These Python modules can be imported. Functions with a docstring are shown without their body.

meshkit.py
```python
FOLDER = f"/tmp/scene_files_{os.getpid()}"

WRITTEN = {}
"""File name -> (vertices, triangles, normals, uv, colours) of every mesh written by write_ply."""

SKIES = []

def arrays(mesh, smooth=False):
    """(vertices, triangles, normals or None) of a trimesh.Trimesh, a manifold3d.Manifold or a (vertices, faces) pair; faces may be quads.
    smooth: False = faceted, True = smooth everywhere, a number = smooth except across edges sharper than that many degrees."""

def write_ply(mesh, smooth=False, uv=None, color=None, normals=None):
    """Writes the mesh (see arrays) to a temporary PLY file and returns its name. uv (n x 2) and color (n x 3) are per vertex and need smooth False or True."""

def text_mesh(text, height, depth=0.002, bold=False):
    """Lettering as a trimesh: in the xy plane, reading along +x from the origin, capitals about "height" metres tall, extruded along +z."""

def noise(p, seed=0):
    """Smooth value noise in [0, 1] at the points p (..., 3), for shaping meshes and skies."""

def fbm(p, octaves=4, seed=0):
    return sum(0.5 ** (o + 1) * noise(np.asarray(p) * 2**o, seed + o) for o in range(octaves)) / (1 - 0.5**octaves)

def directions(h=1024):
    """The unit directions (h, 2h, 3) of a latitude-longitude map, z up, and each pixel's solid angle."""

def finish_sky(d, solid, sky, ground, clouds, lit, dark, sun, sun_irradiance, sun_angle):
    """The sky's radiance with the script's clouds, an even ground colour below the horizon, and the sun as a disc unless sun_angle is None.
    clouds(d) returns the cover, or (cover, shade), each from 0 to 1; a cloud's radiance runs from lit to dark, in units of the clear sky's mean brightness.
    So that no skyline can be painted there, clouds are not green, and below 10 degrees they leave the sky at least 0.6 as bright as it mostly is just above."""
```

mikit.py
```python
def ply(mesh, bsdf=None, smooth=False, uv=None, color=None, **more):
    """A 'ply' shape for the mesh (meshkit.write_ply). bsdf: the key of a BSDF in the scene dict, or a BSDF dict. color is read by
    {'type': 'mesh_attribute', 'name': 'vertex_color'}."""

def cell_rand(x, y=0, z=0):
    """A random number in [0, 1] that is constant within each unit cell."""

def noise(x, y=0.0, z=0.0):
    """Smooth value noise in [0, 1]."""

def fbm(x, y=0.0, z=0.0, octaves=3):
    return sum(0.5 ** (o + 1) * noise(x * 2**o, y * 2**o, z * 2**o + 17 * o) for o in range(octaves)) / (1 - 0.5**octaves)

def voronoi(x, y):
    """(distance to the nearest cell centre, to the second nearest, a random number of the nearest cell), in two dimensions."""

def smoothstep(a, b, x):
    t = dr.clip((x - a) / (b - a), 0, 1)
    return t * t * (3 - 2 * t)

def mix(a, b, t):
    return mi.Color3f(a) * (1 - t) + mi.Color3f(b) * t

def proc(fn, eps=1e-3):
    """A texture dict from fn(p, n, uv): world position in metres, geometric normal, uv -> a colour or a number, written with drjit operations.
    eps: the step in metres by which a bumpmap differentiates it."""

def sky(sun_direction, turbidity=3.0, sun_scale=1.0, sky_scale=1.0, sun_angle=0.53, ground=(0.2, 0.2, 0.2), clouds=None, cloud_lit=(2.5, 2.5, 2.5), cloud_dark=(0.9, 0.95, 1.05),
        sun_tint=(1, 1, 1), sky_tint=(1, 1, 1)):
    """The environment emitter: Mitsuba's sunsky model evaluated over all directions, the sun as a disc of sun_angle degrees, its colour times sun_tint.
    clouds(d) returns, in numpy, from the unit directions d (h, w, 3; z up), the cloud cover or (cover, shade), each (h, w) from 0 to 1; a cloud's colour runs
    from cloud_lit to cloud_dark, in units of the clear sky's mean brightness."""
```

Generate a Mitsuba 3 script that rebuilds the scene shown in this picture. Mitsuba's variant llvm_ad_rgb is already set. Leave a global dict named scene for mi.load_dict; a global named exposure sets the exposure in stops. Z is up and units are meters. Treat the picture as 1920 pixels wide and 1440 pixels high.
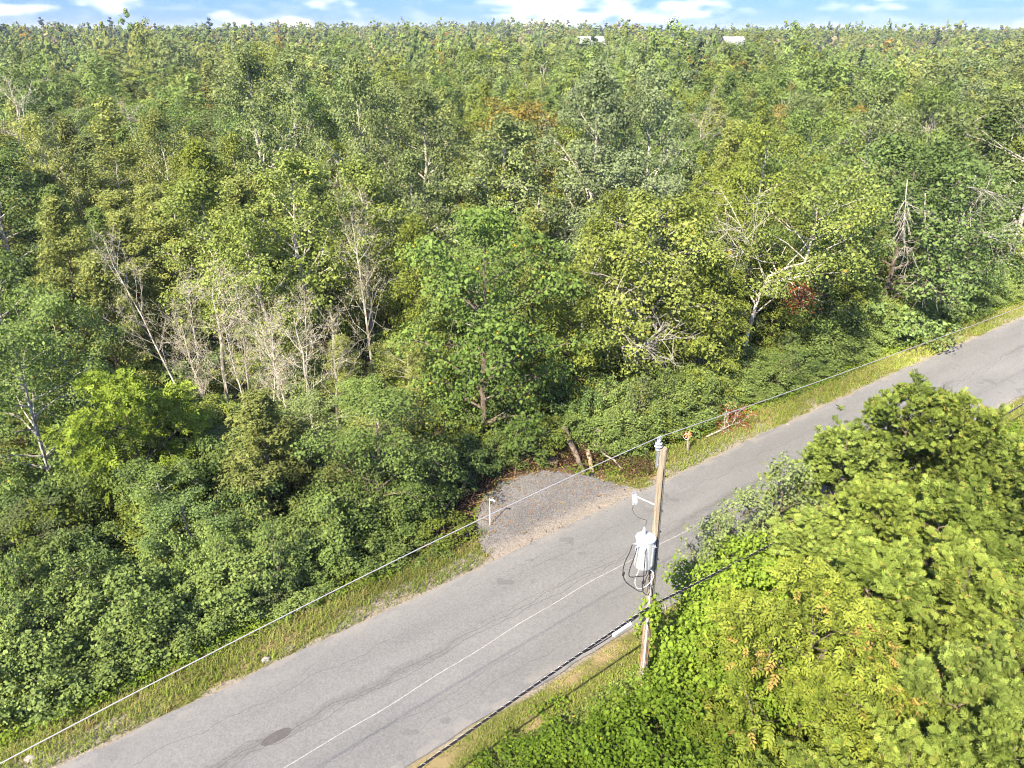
import math, random
import numpy as np, trimesh, shapely, drjit as dr, mitsuba as mi, mikit, meshkit
from shapely.geometry import Polygon, Point
from mikit import noise, fbm, voronoi, cell_rand, smoothstep, mix, proc

T = mi.ScalarTransform4f
scene, labels = {}, {}

# ------------------------------------------------------------------ camera, sky, exposure
PITCH = math.radians(26.12)
scene['camera'] = {'type': 'perspective', 'fov': 70.83, 'fov_axis': 'x', 'near_clip': 0.1, 'far_clip': 9000.0,
    'to_world': T().look_at(origin=[0, 0, 20.0], target=[0, math.cos(PITCH), 20.0 - math.sin(PITCH)], up=[0, 0, 1])}

def cloud_cover(d):
    x, y, z = d[..., 0], d[..., 1], np.maximum(d[..., 2], 0)
    q = np.stack([x / (z + .22) * 3.6 + 3.1, y / (z + .22) * 3.6 + 7.7, 0 * z + .4], -1)
    c = meshkit.fbm(q, 5, 3)
    wisp = meshkit.fbm(q * [2.2, 2.2, 1] + 9, 4, 8)
    cover = np.clip((c - .53) / .15, 0, 1) ** 1.2 * .88 + np.clip((wisp - .5) / .3, 0, 1) * .25
    shade = np.clip((.62 - c) / .12, 0, 1) * .45
    return np.clip(cover, 0, 1), shade

scene['sky'] = mikit.sky([-0.40, -0.62, 0.70], turbidity=3, sun_scale=1.02, sun_tint=(.955, 1.0, 1.05), clouds=cloud_cover, cloud_lit=(4.0, 4.0, 4.0), cloud_dark=(2.9, 3.1, 3.5), sky_tint=(.245, .365, .78))
exposure = 3.25

# ------------------------------------------------------------------ the road's own axes: s along, n across (to the left)
CA, SA = .81, .5864
def xy(s, n):
    s, n = np.asarray(s, float), np.asarray(n, float)
    return np.stack([s * CA - n * SA, s * SA + n * CA], -1)
def sn(x, y):
    return x * CA + y * SA, -x * SA + y * CA
def bend(s):
    return -.5 * np.clip((np.asarray(s, float) - 30) / 33, 0, 4) ** 2
def road_sn(p):
    return p.x * CA + p.y * SA, p.y * CA - p.x * SA

BARNS = [(37.0, 378.0, 17, 'white roofed farm building far off among the trees, the left one'), (103.0, 372.0, 13, 'white roofed farm building far off among the trees, the right one')]
PAD = Polygon([(13.7, 21.3), (14.3, 22.3), (15.0, 23.2), (15.9, 23.9), (17.0, 24.35), (18.2, 24.4), (19.4, 24.0), (20.6, 22.8), (21.3, 21.7), (22.0, 20.5), (22.4, 19.8), (13.6, 19.8), (13.4, 20.6)])

def sstep(a, b, x):
    t = np.clip((x - a) / (b - a), 0, 1)
    return t * t * (3 - 2 * t)

def ground_z(x, y):
    x, y = np.asarray(x, float), np.asarray(y, float)
    s, n = sn(x, y)
    n = n - bend(s)
    near = (np.abs(s - 18) < 12) & (np.abs(n - 22) < 10)
    dist = np.full(np.shape(s), 9.)
    if near.any():
        dist[near] = shapely.distance(PAD, shapely.points(s[near], n[near]))
    fill = 1 - sstep(0, .55, dist)
    ditch = -.55 * np.exp(-((n - 22.6) / 1.05) ** 2) * (1 - fill)
    z = ditch - .04
    z = z - .35 * sstep(13.3, 10.5, n)
    m = meshkit.fbm(np.stack([x / 7, y / 7, 0 * x], -1), 3, 1)
    z = z + (m - .5) * .7 * sstep(23.5, 30, n) + (m - .5) * .5 * sstep(12, 9, n)
    r = np.hypot(x, y)
    hills = meshkit.fbm(np.stack([x / 260, y / 260, 0 * x], -1), 3, 5)
    left = sstep(150, -420, x)
    far = sstep(110, 850, r)
    z = z + far * (6.8 + 6 * left + 26 * (hills - .5)) + sstep(700, 2200, r) * 14 * hills
    return z - sstep(2000, 3500, r) * 40
def gz(x, y):
    return float(ground_z(np.array([x]), np.array([y]))[0])

# ------------------------------------------------------------------ helpers
def tubes(lines, sides=4):
    """One mesh of many tapered tubes: lines = [(points k x 3, radii k), ...]."""
    V, F, at = [], [], 0
    ang = np.arange(sides) * 2 * np.pi / sides
    ca, sa = np.cos(ang), np.sin(ang)
    for p, r in lines:
        p = np.asarray(p, float)
        t = np.gradient(p, axis=0)
        t /= np.linalg.norm(t, axis=1, keepdims=True) + 1e-12
        ref = np.array([0, 0, 1.]) if abs(t[:, 2]).mean() < .8 else np.array([1., 0, 0])
        a = np.cross(t, ref); a /= np.linalg.norm(a, axis=1, keepdims=True) + 1e-12
        b = np.cross(t, a)
        v = p[:, None] + np.broadcast_to(r, (len(p),))[:, None, None] * (ca[None, :, None] * a[:, None] + sa[None, :, None] * b[:, None])
        k = len(p)
        i, j = np.meshgrid(np.arange(k - 1), np.arange(sides), indexing='ij')
        q = np.stack([i * sides + j, i * sides + (j + 1) % sides, (i + 1) * sides + (j + 1) % sides, (i + 1) * sides + j], -1).reshape(-1, 4) + at
        V.append(v.reshape(-1, 3)); F += [q[:, [0, 1, 2]], q[:, [0, 2, 3]]]
        V.append(p[[0, -1]]); c0 = at + k * sides
        jj = np.arange(sides)
        F.append(np.stack([at + (jj + 1) % sides, at + jj, np.full(sides, c0)], 1)); F.append(np.stack([at + (k - 1) * sides + jj, at + (k - 1) * sides + (jj + 1) % sides, np.full(sides, c0 + 1)], 1))
        at += k * sides + 2
    return np.vstack(V), np.vstack(F)

def unit(v):
    return v / (np.linalg.norm(v, axis=-1, keepdims=True) + 1e-12)

def leaf_mesh(c, nrm, t1, L, W, uv, fold=.0):
    """Rhombic leaves: (vertices, faces, uv)."""
    t1 = unit(t1 - nrm * (t1 * nrm).sum(-1, keepdims=True))
    t2 = np.cross(nrm, t1)
    L, W = np.asarray(L)[:, None] * .5, np.asarray(W)[:, None] * .5
    v = np.stack([c - t1 * L, c + t2 * W - t1 * L * .15 + nrm * W * fold, c + t1 * L, c - t2 * W - t1 * L * .15 + nrm * W * fold], 1).reshape(-1, 3)
    k = np.arange(len(c))[:, None] * 4
    f = np.concatenate([k + [0, 2, 1], k + [0, 3, 2]], 1).reshape(-1, 3)
    return v, f, np.repeat(uv, 4, 0)

def add(key, mesh, bsdf, label=None, category=None, group=None, kind=None, smooth=False, **kw):
    base, i = key, 1
    while key in scene:
        key = f'{base}_{i:03d}'; i += 1
    scene[key] = mikit.ply(mesh, bsdf, smooth=smooth, **kw)
    tag(key, label, category, group, kind)
    return key
def tag(key, label=None, category=None, group=None, kind=None):
    e = {k: v for k, v in dict(label=label, category=category, group=group, kind=kind).items() if v}
    if e: labels[key] = e
used = {}
def name_of(base):
    used[base] = used.get(base, -1) + 1
    return base if used[base] == 0 else f'{base}_{used[base]:03d}'

# ------------------------------------------------------------------ materials
def rgb(*c):
    return {'type': 'rgb', 'value': list(c)}
def solid(name, color, rough=.6, metal=0., spec=.5, two=False):
    b = {'type': 'principled', 'base_color': color if isinstance(color, dict) else rgb(*color), 'roughness': rough, 'metallic': metal, 'specular': spec}
    scene[name] = {'type': 'twosided', 'b': b} if two else b

def leaf_bsdf(name, dark, light, accent=(.3, .2, .02), ap=.0, var=.5, scale=4.5, trans=.56):
    """Leaves: uv.x is the leaf's own random number, uv.y its twig's; slow noise over the ground makes each tree a little different."""
    def fn(p, n, uv):
        w = noise(p.x / scale + 3, p.y / scale, p.z / (scale * 3))
        w2 = noise(p.x / 1.7, p.y / 1.7 + 5, p.z / 1.7)
        t = dr.clip(.45 * uv.x + .30 * uv.y + .55 * (w - .5) + .25 * w2 - .02, 0, 1)
        c = mix(dark, light, t)
        c = c * (1 + var * (w - .5) + .35 * (uv.x - .5))
        if ap > 0:
            a = (dr.select((uv.y > 1 - ap * 1.6) & (uv.x > .45), .85, 0.) if ap > .025 else 0.) + dr.select(uv.x > 1 - ap * .35, .8, 0.)
            c = mix(c, accent, dr.minimum(a, .9))
        return c
    scene[name] = {'type': 'principledthin', 'base_color': proc(fn), 'roughness': .5, 'diff_trans': trans, 'eta': 1.42, 'spec_trans': 0.0}

LEAVES = {
    'bright': ((0.12, 0.165, 0.034), (0.29, 0.345, 0.09), (0.35, 0.24, 0.04), 0.012),
    'lime': ((0.165, 0.225, 0.05), (0.34, 0.42, 0.12), (0.45, 0.33, 0.05), 0.01),
    'vivid': ((0.165, 0.245, 0.035), (0.33, 0.44, 0.07), (0.5, 0.3, 0.02), 0.008),
    'mid': ((0.119, 0.188, 0.052), (0.27, 0.369, 0.109), (0.5, 0.34, 0.03), 0.003),
    'flecked': ((0.103, 0.178, 0.041), (0.226, 0.33, 0.086), (0.6, 0.42, 0.03), 0.02),
    'dark': ((0.089, 0.148, 0.05), (0.212, 0.31, 0.099), (0.2, 0.17, 0.03), 0.0),
    'blue': ((0.145, 0.195, 0.09), (0.3, 0.38, 0.19), (0.2, 0.2, 0.1), 0.0),
    'grey': ((0.125, 0.17, 0.065), (0.27, 0.34, 0.135), (0.2, 0.2, 0.1), 0.0),
    'olive': ((0.18, 0.215, 0.065), (0.347, 0.397, 0.122), (0.26, 0.18, 0.06), 0.015),
    'yellow': ((0.139, 0.192, 0.038), (0.295, 0.352, 0.077), (0.3, 0.2, 0.03), 0.01),
    'rust': ((0.177, 0.162, 0.045), (0.351, 0.299, 0.084), (0.3, 0.14, 0.03), 0.05),
    'orange': ((0.22, 0.17, 0.035), (0.38, 0.29, 0.075), (0.4, 0.17, 0.05), 0.06),
    'spruce': ((0.046, 0.079, 0.053), (0.104, 0.151, 0.099), (0.1, 0.1, 0.05), 0.0),
    'spray': ((0.092, 0.144, 0.028), (0.297, 0.385, 0.083), (0.38, 0.28, 0.09), 0.004),
    'ash': ((0.11, 0.165, 0.022), (0.32, 0.37, 0.065), (0.45, 0.3, 0.1), 0.03),
    'vine': ((0.098, 0.178, 0.021), (0.242, 0.346, 0.048), (0.4, 0.35, 0.03), 0.006),
    'greyg': ((0.11, 0.155, 0.06), (0.26, 0.33, 0.13), (0.2, 0.2, 0.1), 0.0),
    'shrub': ((0.124, 0.19, 0.052), (0.29, 0.382, 0.121), (0.25, 0.22, 0.03), 0.0),
    'tan': ((0.28, 0.25, 0.14), (0.46, 0.42, 0.26), (0.28, 0.34, 0.1), 0.3),
    'red': ((0.2, 0.05, 0.03), (0.36, 0.11, 0.06), (0.2, 0.1, 0.04), 0.1),
    'brown': ((0.055, 0.036, 0.022), (0.16, 0.11, 0.07), (0.3, 0.16, 0.07), 0.04),
    'grassy': ((0.172, 0.25, 0.042), (0.356, 0.426, 0.093), (0.4, 0.34, 0.15), 0.1),
    'straw': ((0.23, 0.225, 0.08), (0.4, 0.395, 0.17), (0.3, 0.24, 0.1), 0.08),
    'litter': ((0.3, 0.19, 0.08), (0.5, 0.37, 0.16), (0.42, 0.15, 0.05), 0.1),
    'cool_spray': ((0.09, 0.14, 0.03), (0.29, 0.375, 0.088), (0.38, 0.28, 0.09), 0.004),
    'gold_spray': ((0.101, 0.149, 0.028), (0.314, 0.396, 0.083), (0.38, 0.28, 0.09), 0.006),
    'maple': ((0.15, 0.2, 0.042), (0.34, 0.4, 0.105), (0.35, 0.24, 0.04), 0.006),
}
for k, v in LEAVES.items():
    leaf_bsdf('leaf_' + k, *v)

def bark_fn(a, b, k=9.):
    def fn(p, n, uv):
        t = fbm(p.x * k, p.y * k, p.z * k * .6)
        return mix(a, b, smoothstep(.3, .65, t))
    return proc(fn)
solid('bark_pale', bark_fn((.28, .25, .20), (.56, .535, .47), 5), .8, two=True)
solid('bark_grey', bark_fn((.22, .205, .18), (.46, .44, .40)), .85, two=True)
solid('bark_dark', bark_fn((.07, .055, .04), (.17, .14, .11)), .9, two=True)
solid('bark_red', bark_fn((.20, .11, .06), (.36, .22, .13)), .9, two=True)

def asphalt(p, n, uv):
    s, m = road_sn(p)
    sb = dr.clip((s - 30) / 33, 0, 4)
    m = m + .5 * sb * sb
    grain = noise(p.x * 46, p.y * 46) * .45 + noise(p.x * 19, p.y * 19 + 9) * .55
    broad = fbm(s * .35, m * 1.1, 0, 3)
    lane = smoothstep(.9, .2, dr.abs(m - 18.4)) * .5 + smoothstep(.8, .2, dr.abs(m - 15.0)) * .5
    c = mix((.116, .1205, .121), (.220, .227, .227), .35 * broad + .65 * grain)
    c = c * (1 - .10 * lane) * (.94 + .12 * noise(s * .09, m * .5 + 3))
    wig = (fbm(s * .9, 3.3, 0, 3) - .5) * .55 + (noise(s * 5.5, 7.7) - .5) * .10
    wig2 = (fbm(s * .8, 8.1, 0, 3) - .5) * .6 + (noise(s * 5, 2.2) - .5) * .09
    crack = mi.Float(0)
    for off, w, amp, keep, ww in ((16.72, .020, .8, .0, wig), (16.93, .022, .9, .0, wig2), (17.13, .016, .8, .35, wig), (18.45, .015, 1.0, .25, wig2), (18.95, .011, 1.1, .42, wig),
                              (15.15, .013, 1.0, .38, wig), (14.55, .009, 1.0, .48, wig2), (19.45, .008, .8, .5, wig2)):
        live = smoothstep(keep, keep + .1, noise(s * .22, off * 7))
        crack = dr.maximum(crack, smoothstep(w * 1.5, w * .4, dr.abs(m - off - ww * amp)) * live)
    d1, d2, _ = voronoi(s * 1.6, m * 5.5)
    band = smoothstep(.30, .12, dr.abs(m - 16.93 - wig2 * .8)) * smoothstep(.42, .62, noise(s * .16 + 4, 1.5) + .12)
    crack = dr.maximum(crack, smoothstep(.09, .02, d2 - d1) * band * .8)
    c = mix(c, c * .80, band * .7)
    c = mix(c, (.06, .054, .05), crack * .38)
    spots = smoothstep(.80, .86, noise(p.x * 2.3, p.y * 2.3 + 31)) * smoothstep(.6, .8, noise(p.x * .4, p.y * .4 + 11))
    c = mix(c, c * .72, spots * .6)
    edge = smoothstep(19.35, 19.85, m + .25 * fbm(s * 1.3, m * 2)) + smoothstep(14.15, 13.7, m - .2 * fbm(s * 1.3, m * 2 + 4))
    return mix(c, (.25, .24, .215), .40 * edge * smoothstep(.3, .6, noise(s * 2, m * 4)))
scene['asphalt'] = {'type': 'bumpmap', 'arbitrary': proc(lambda p, n, uv: noise(p.x * 40, p.y * 40), 4e-3), 'scale': .004,
    'bsdf': {'type': 'principled', 'base_color': proc(asphalt), 'roughness': .85, 'specular': .3}}

def soil(p, n, uv):
    s, m = road_sn(p)
    sb = dr.clip((s - 30) / 33, 0, 4)
    m = m + .5 * sb * sb
    wob = (fbm(s * .55, m * .5, 1, 3) - .5) * .9
    g = fbm(p.x * 9, p.y * 9, 0, 3)
    gravel = mix((.16, .145, .12), (.31, .285, .245), noise(p.x * 30, p.y * 30) * .6 + g * .4)
    grass = mix(mix((.07, .085, .02), (.17, .16, .055), g), (.24, .19, .10), smoothstep(.5, .75, fbm(s * .5 + 7, m * 1.2)))
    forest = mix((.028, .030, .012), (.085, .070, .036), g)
    cut = mix((.055, .036, .022), (.15, .105, .068), g)
    c = mix(gravel, grass, smoothstep(19.85, 20.15, m + wob + (noise(s * 1.7, m * 4) - .5) * .7))
    c = mix(c, gravel, smoothstep(20.9, 20.75, m + wob * .4) * smoothstep(.55, .68, noise(s * .35, 9.5)) * smoothstep(.3, .6, g + .15))
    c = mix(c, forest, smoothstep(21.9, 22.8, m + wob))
    near_cut = smoothstep(5.6, 3.6, dr.sqrt(dr.square(s - 18.0) * .75 + dr.square(m - 24.2) * 1.6) + wob)
    c = mix(c, cut, near_cut * smoothstep(20.8, 21.4, m))
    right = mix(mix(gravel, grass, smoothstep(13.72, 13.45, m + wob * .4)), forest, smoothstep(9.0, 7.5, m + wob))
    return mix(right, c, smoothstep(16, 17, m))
scene['soil'] = {'type': 'bumpmap', 'arbitrary': proc(lambda p, n, uv: fbm(p.x * 12, p.y * 12), 1e-2), 'scale': .05,
    'bsdf': {'type': 'principled', 'base_color': proc(soil), 'roughness': .95, 'specular': .2}}

def gravel_fn(p, n, uv):
    s, m = road_sn(p)
    d1, d2, r = voronoi(p.x * 26, p.y * 26)
    c = mix((.07, .07, .073), (.235, .232, .228), r * .75 + .25 * noise(p.x * 60, p.y * 60))
    c = c * (.8 + .4 * fbm(s * .8, m * .8))
    tan = smoothstep(20.95, 20.05, m + .5 * (fbm(s * .9, m * 1.5) - .5))
    return mix(c, mix((.18, .16, .13), (.31, .28, .24), r), .9 * tan)
scene['gravel'] = {'type': 'bumpmap', 'arbitrary': proc(lambda p, n, uv: 1 - voronoi(p.x * 26, p.y * 26)[0], 4e-3), 'scale': .022,
    'bsdf': {'type': 'principled', 'base_color': proc(gravel_fn), 'roughness': .9, 'specular': .25}}

def pole_wood(p, n, uv):
    t = fbm(p.x * 26, p.y * 26, p.z * 1.6)
    knots = smoothstep(.84, .93, noise(p.x * 14, p.y * 14, p.z * 5.5))
    c = mix((.20, .17, .12), (.37, .325, .245), t)
    c = mix(c, (.16, .13, .09), smoothstep(.5, .68, fbm(p.x * 34, p.y * 34, p.z * 1.3)) * .75)
    return mix(c, (.10, .065, .04), knots * .8)
solid('pole_wood', proc(pole_wood), .85)
solid('cut_wood', bark_fn((.38, .26, .14), (.56, .43, .27), 12), .85)
solid('tan_wood', bark_fn((.20, .15, .09), (.34, .27, .18), 12), .9)
solid('old_wood', bark_fn((.17, .15, .12), (.32, .29, .24), 10), .9)
solid('white_enamel', proc(lambda p, n, uv: mix(mix((.33, .37, .39), (.43, .465, .485), fbm(p.x * 8, p.y * 8, p.z * 3)), (.22, .19, .15), .55 * smoothstep(.56, .75, fbm(p.x * 22, p.y * 22, p.z * 1.8)))), .38)
solid('porcelain', (.38, .40, .42), .25)
solid('galvanised', proc(lambda p, n, uv: mix((.30, .34, .40), (.52, .56, .62), fbm(p.x * 25, p.y * 25, p.z * 12))), .42, .55)
solid('insulator_grey', (.38, .41, .47), .3)
solid('aluminium', (.37, .38, .40), .55, .3)
solid('conduit_grey', (.50, .50, .50), .55)
solid('black_rubber', (.018, .018, .02), .5)
solid('white_cable', (.70, .69, .66), .5)
solid('cable_black', (.014, .015, .02), .42)
solid('case_grey', (.55, .56, .58), .45)
solid('pvc_black', (.012, .013, .018), .6, spec=.25)
solid('stake_white', (.52, .52, .54), .6)
solid('tape_blue', (.50, .52, .68), .6, two=True)
solid('tape_orange', (.62, .19, .07), .6, two=True)
solid('road_paint', proc(lambda p, n, uv: mix((.27, .267, .26), (.35, .345, .335), smoothstep(.25, .75, fbm(p.x * 6, p.y * 6)))), .8)
solid('patch_tar', proc(lambda p, n, uv: mix((.062, .061, .06), (.108, .106, .104), noise(p.x * 45, p.y * 45) * .6 + .4 * fbm(p.x * 4, p.y * 4))), .9)
solid('earth_stone', bark_fn((.10, .075, .05), (.24, .19, .14), 6), .95)
solid('stone', bark_fn((.22, .21, .19), (.42, .40, .37), 18), .9)
solid('barn_metal', (.42, .44, .46), .5, .1)
solid('barn_wall', (.16, .13, .11), .8)
solid('pad_stone', proc(lambda p, n, uv: mix((.07, .07, .07), (.25, .24, .225), noise(p.x * 13, p.y * 13))), .9)

# ------------------------------------------------------------------ the ground, the road, the gravel pad
def grow(a, b, step, rate, far):
    out = [b]
    while out[-1] < far:
        step *= rate; out.append(out[-1] + step)
    return out
ss = sorted([-x for x in grow(0, 8., .5, 1.09, 3800)] + list(np.arange(-7.5, 80, .5)) + grow(0, 80., .5, 1.07, 3800))
nn = sorted([-x + 8 for x in grow(0, 0., .4, 1.10, 3800)] + list(np.arange(8.3, 30, .3)) + grow(0, 30., .3, 1.075, 3800))
S, N = np.meshgrid(ss, nn, indexing='ij')
P = xy(S, N)
G = np.concatenate([P, ground_z(P[..., 0], P[..., 1])[..., None]], -1)
i, j = np.meshgrid(np.arange(len(ss) - 1), np.arange(len(nn) - 1), indexing='ij')
a = i * len(nn) + j
quads = np.stack([a, a + len(nn), a + len(nn) + 1, a + 1], -1).reshape(-1, 4)
add('ground', (G.reshape(-1, 3), quads), 'soil', kind='structure', smooth=True)

def strip(svals, nfun0, nfun1, z, across=2):
    s = np.asarray(svals, float)
    t = np.linspace(0, 1, across)
    n0, n1 = nfun0(s), nfun1(s)
    n = n0[:, None] * (1 - t) + n1[:, None] * t
    p = xy(np.repeat(s[:, None], across, 1), n + bend(s)[:, None])
    v = np.concatenate([p, z(n)[..., None] if callable(z) else np.full(n.shape + (1,), z)], -1).reshape(-1, 3)
    i, j = np.meshgrid(np.arange(len(s) - 1), np.arange(across - 1), indexing='ij')
    a = i * across + j
    return v, np.stack([a, a + across, a + across + 1, a + 1], -1).reshape(-1, 4)
rng = np.random.default_rng(11)
sv = np.arange(-40, 165, .22)
e0 = 13.62 + .10 * (meshkit.fbm(np.stack([sv * .7, 0 * sv, 0 * sv], -1), 4, 2) - .5) * 2
e1 = 19.78 + .13 * (meshkit.fbm(np.stack([sv * .8, 0 * sv + 9, 0 * sv], -1), 4, 3) - .5) * 2
crown = lambda n: .035 - .004 * np.abs(n - 16.7)
add('road', strip(sv, lambda s: e0, lambda s: e1, crown, 9), 'asphalt', kind='structure', smooth=True)
# the thin worn line along the middle, in the stretches that are left of it
lines, lf, at = [], [], 0
for s0, s1 in ((-12, 37),):
    s_ = np.arange(s0, s1, .3)
    off = lambda s: 15.72 + .72 * sstep(2, 17, s) - .30 * sstep(20, 30, s) + .02 * np.sin(s * 1.7)
    v, f = strip(s_, lambda s: off(s) - .016, lambda s: off(s) + .016, lambda n: crown(n) + .004, 2)
    lines.append(v); lf.append(f + at); at += len(v)
add('road_line', (np.vstack(lines), np.vstack(lf)), 'road_paint', kind='structure')
ang = np.linspace(0, 2 * np.pi, 40, endpoint=False)
rr = 1 + .16 * (meshkit.fbm(np.stack([np.cos(ang) * 1.6, np.sin(ang) * 1.6, 0 * ang], -1), 3, 4) - .5) * 2
pp = xy(3.05 + .50 * rr * np.cos(ang), 16.88 + .20 * rr * np.sin(ang))
v = np.vstack([np.c_[pp, np.full(40, .040)], [[*xy(3.05, 16.88), .044]]])
add('road_patch', (v, np.stack([np.arange(40), (np.arange(40) + 1) % 40, np.full(40, 40)], 1)), 'patch_tar', kind='structure')

gs, gn = np.arange(13.0, 23.0, .12), np.arange(19.55, 25.0, .12)
S, N = np.meshgrid(gs, gn, indexing='ij')
p = xy(S, N)
wob = (meshkit.fbm(np.stack([S * 1.3, N * 1.3, 0 * S], -1), 3, 6) - .5) * .5
inside = shapely.distance(PAD.exterior, shapely.points(S, N)) * np.where(shapely.contains(PAD, shapely.points(S, N)), 1, -1) + wob
mound = .05 + .10 * sstep(.2, 1.4, inside) * sstep(19.8, 21.5, N) + .05 * (meshkit.fbm(np.stack([S, N, 0 * S], -1), 3, 7) - .5)
z = ground_z(p[..., 0], p[..., 1]) + mound * sstep(-.3, .5, inside) * sstep(19.5, 20.2, N) + .012
keep = inside > -.12
i, j = np.meshgrid(np.arange(len(gs) - 1), np.arange(len(gn) - 1), indexing='ij')
a = i * len(gn) + j
q = np.stack([a, a + len(gn), a + len(gn) + 1, a + 1], -1).reshape(-1, 4)
q = q[keep.ravel()[q].all(1)]
add('gravel_pad', (np.concatenate([p, z[..., None]], -1).reshape(-1, 3), q), 'gravel', kind='structure', smooth=True)

# ------------------------------------------------------------------ trees: a trunk with limbs, and leaves gathered on twig clumps
def profile(kind, t):
    if kind == 'round':
        return math.sqrt(max(0, 1 - (abs(t - .42) / .60) ** 2.2))
    if kind == 'oval':
        return max(.12, math.sin(math.pi * min(1, .12 + .86 * t) ** .8) ** .8)
    if kind == 'cone':
        return .10 + .95 * (1 - t) ** .8 * min(1, .55 + 2.2 * t)
    if kind == 'spire':
        return .04 + .98 * (1 - t) ** 1.05
    if shape_is_dome(kind):
        return min(1, .62 + 1.5 * t) * max(0, 1 - t ** 2.4) ** .62 + .05
    return 1.
def shape_is_dome(kind):
    return kind == 'dome'

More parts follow.
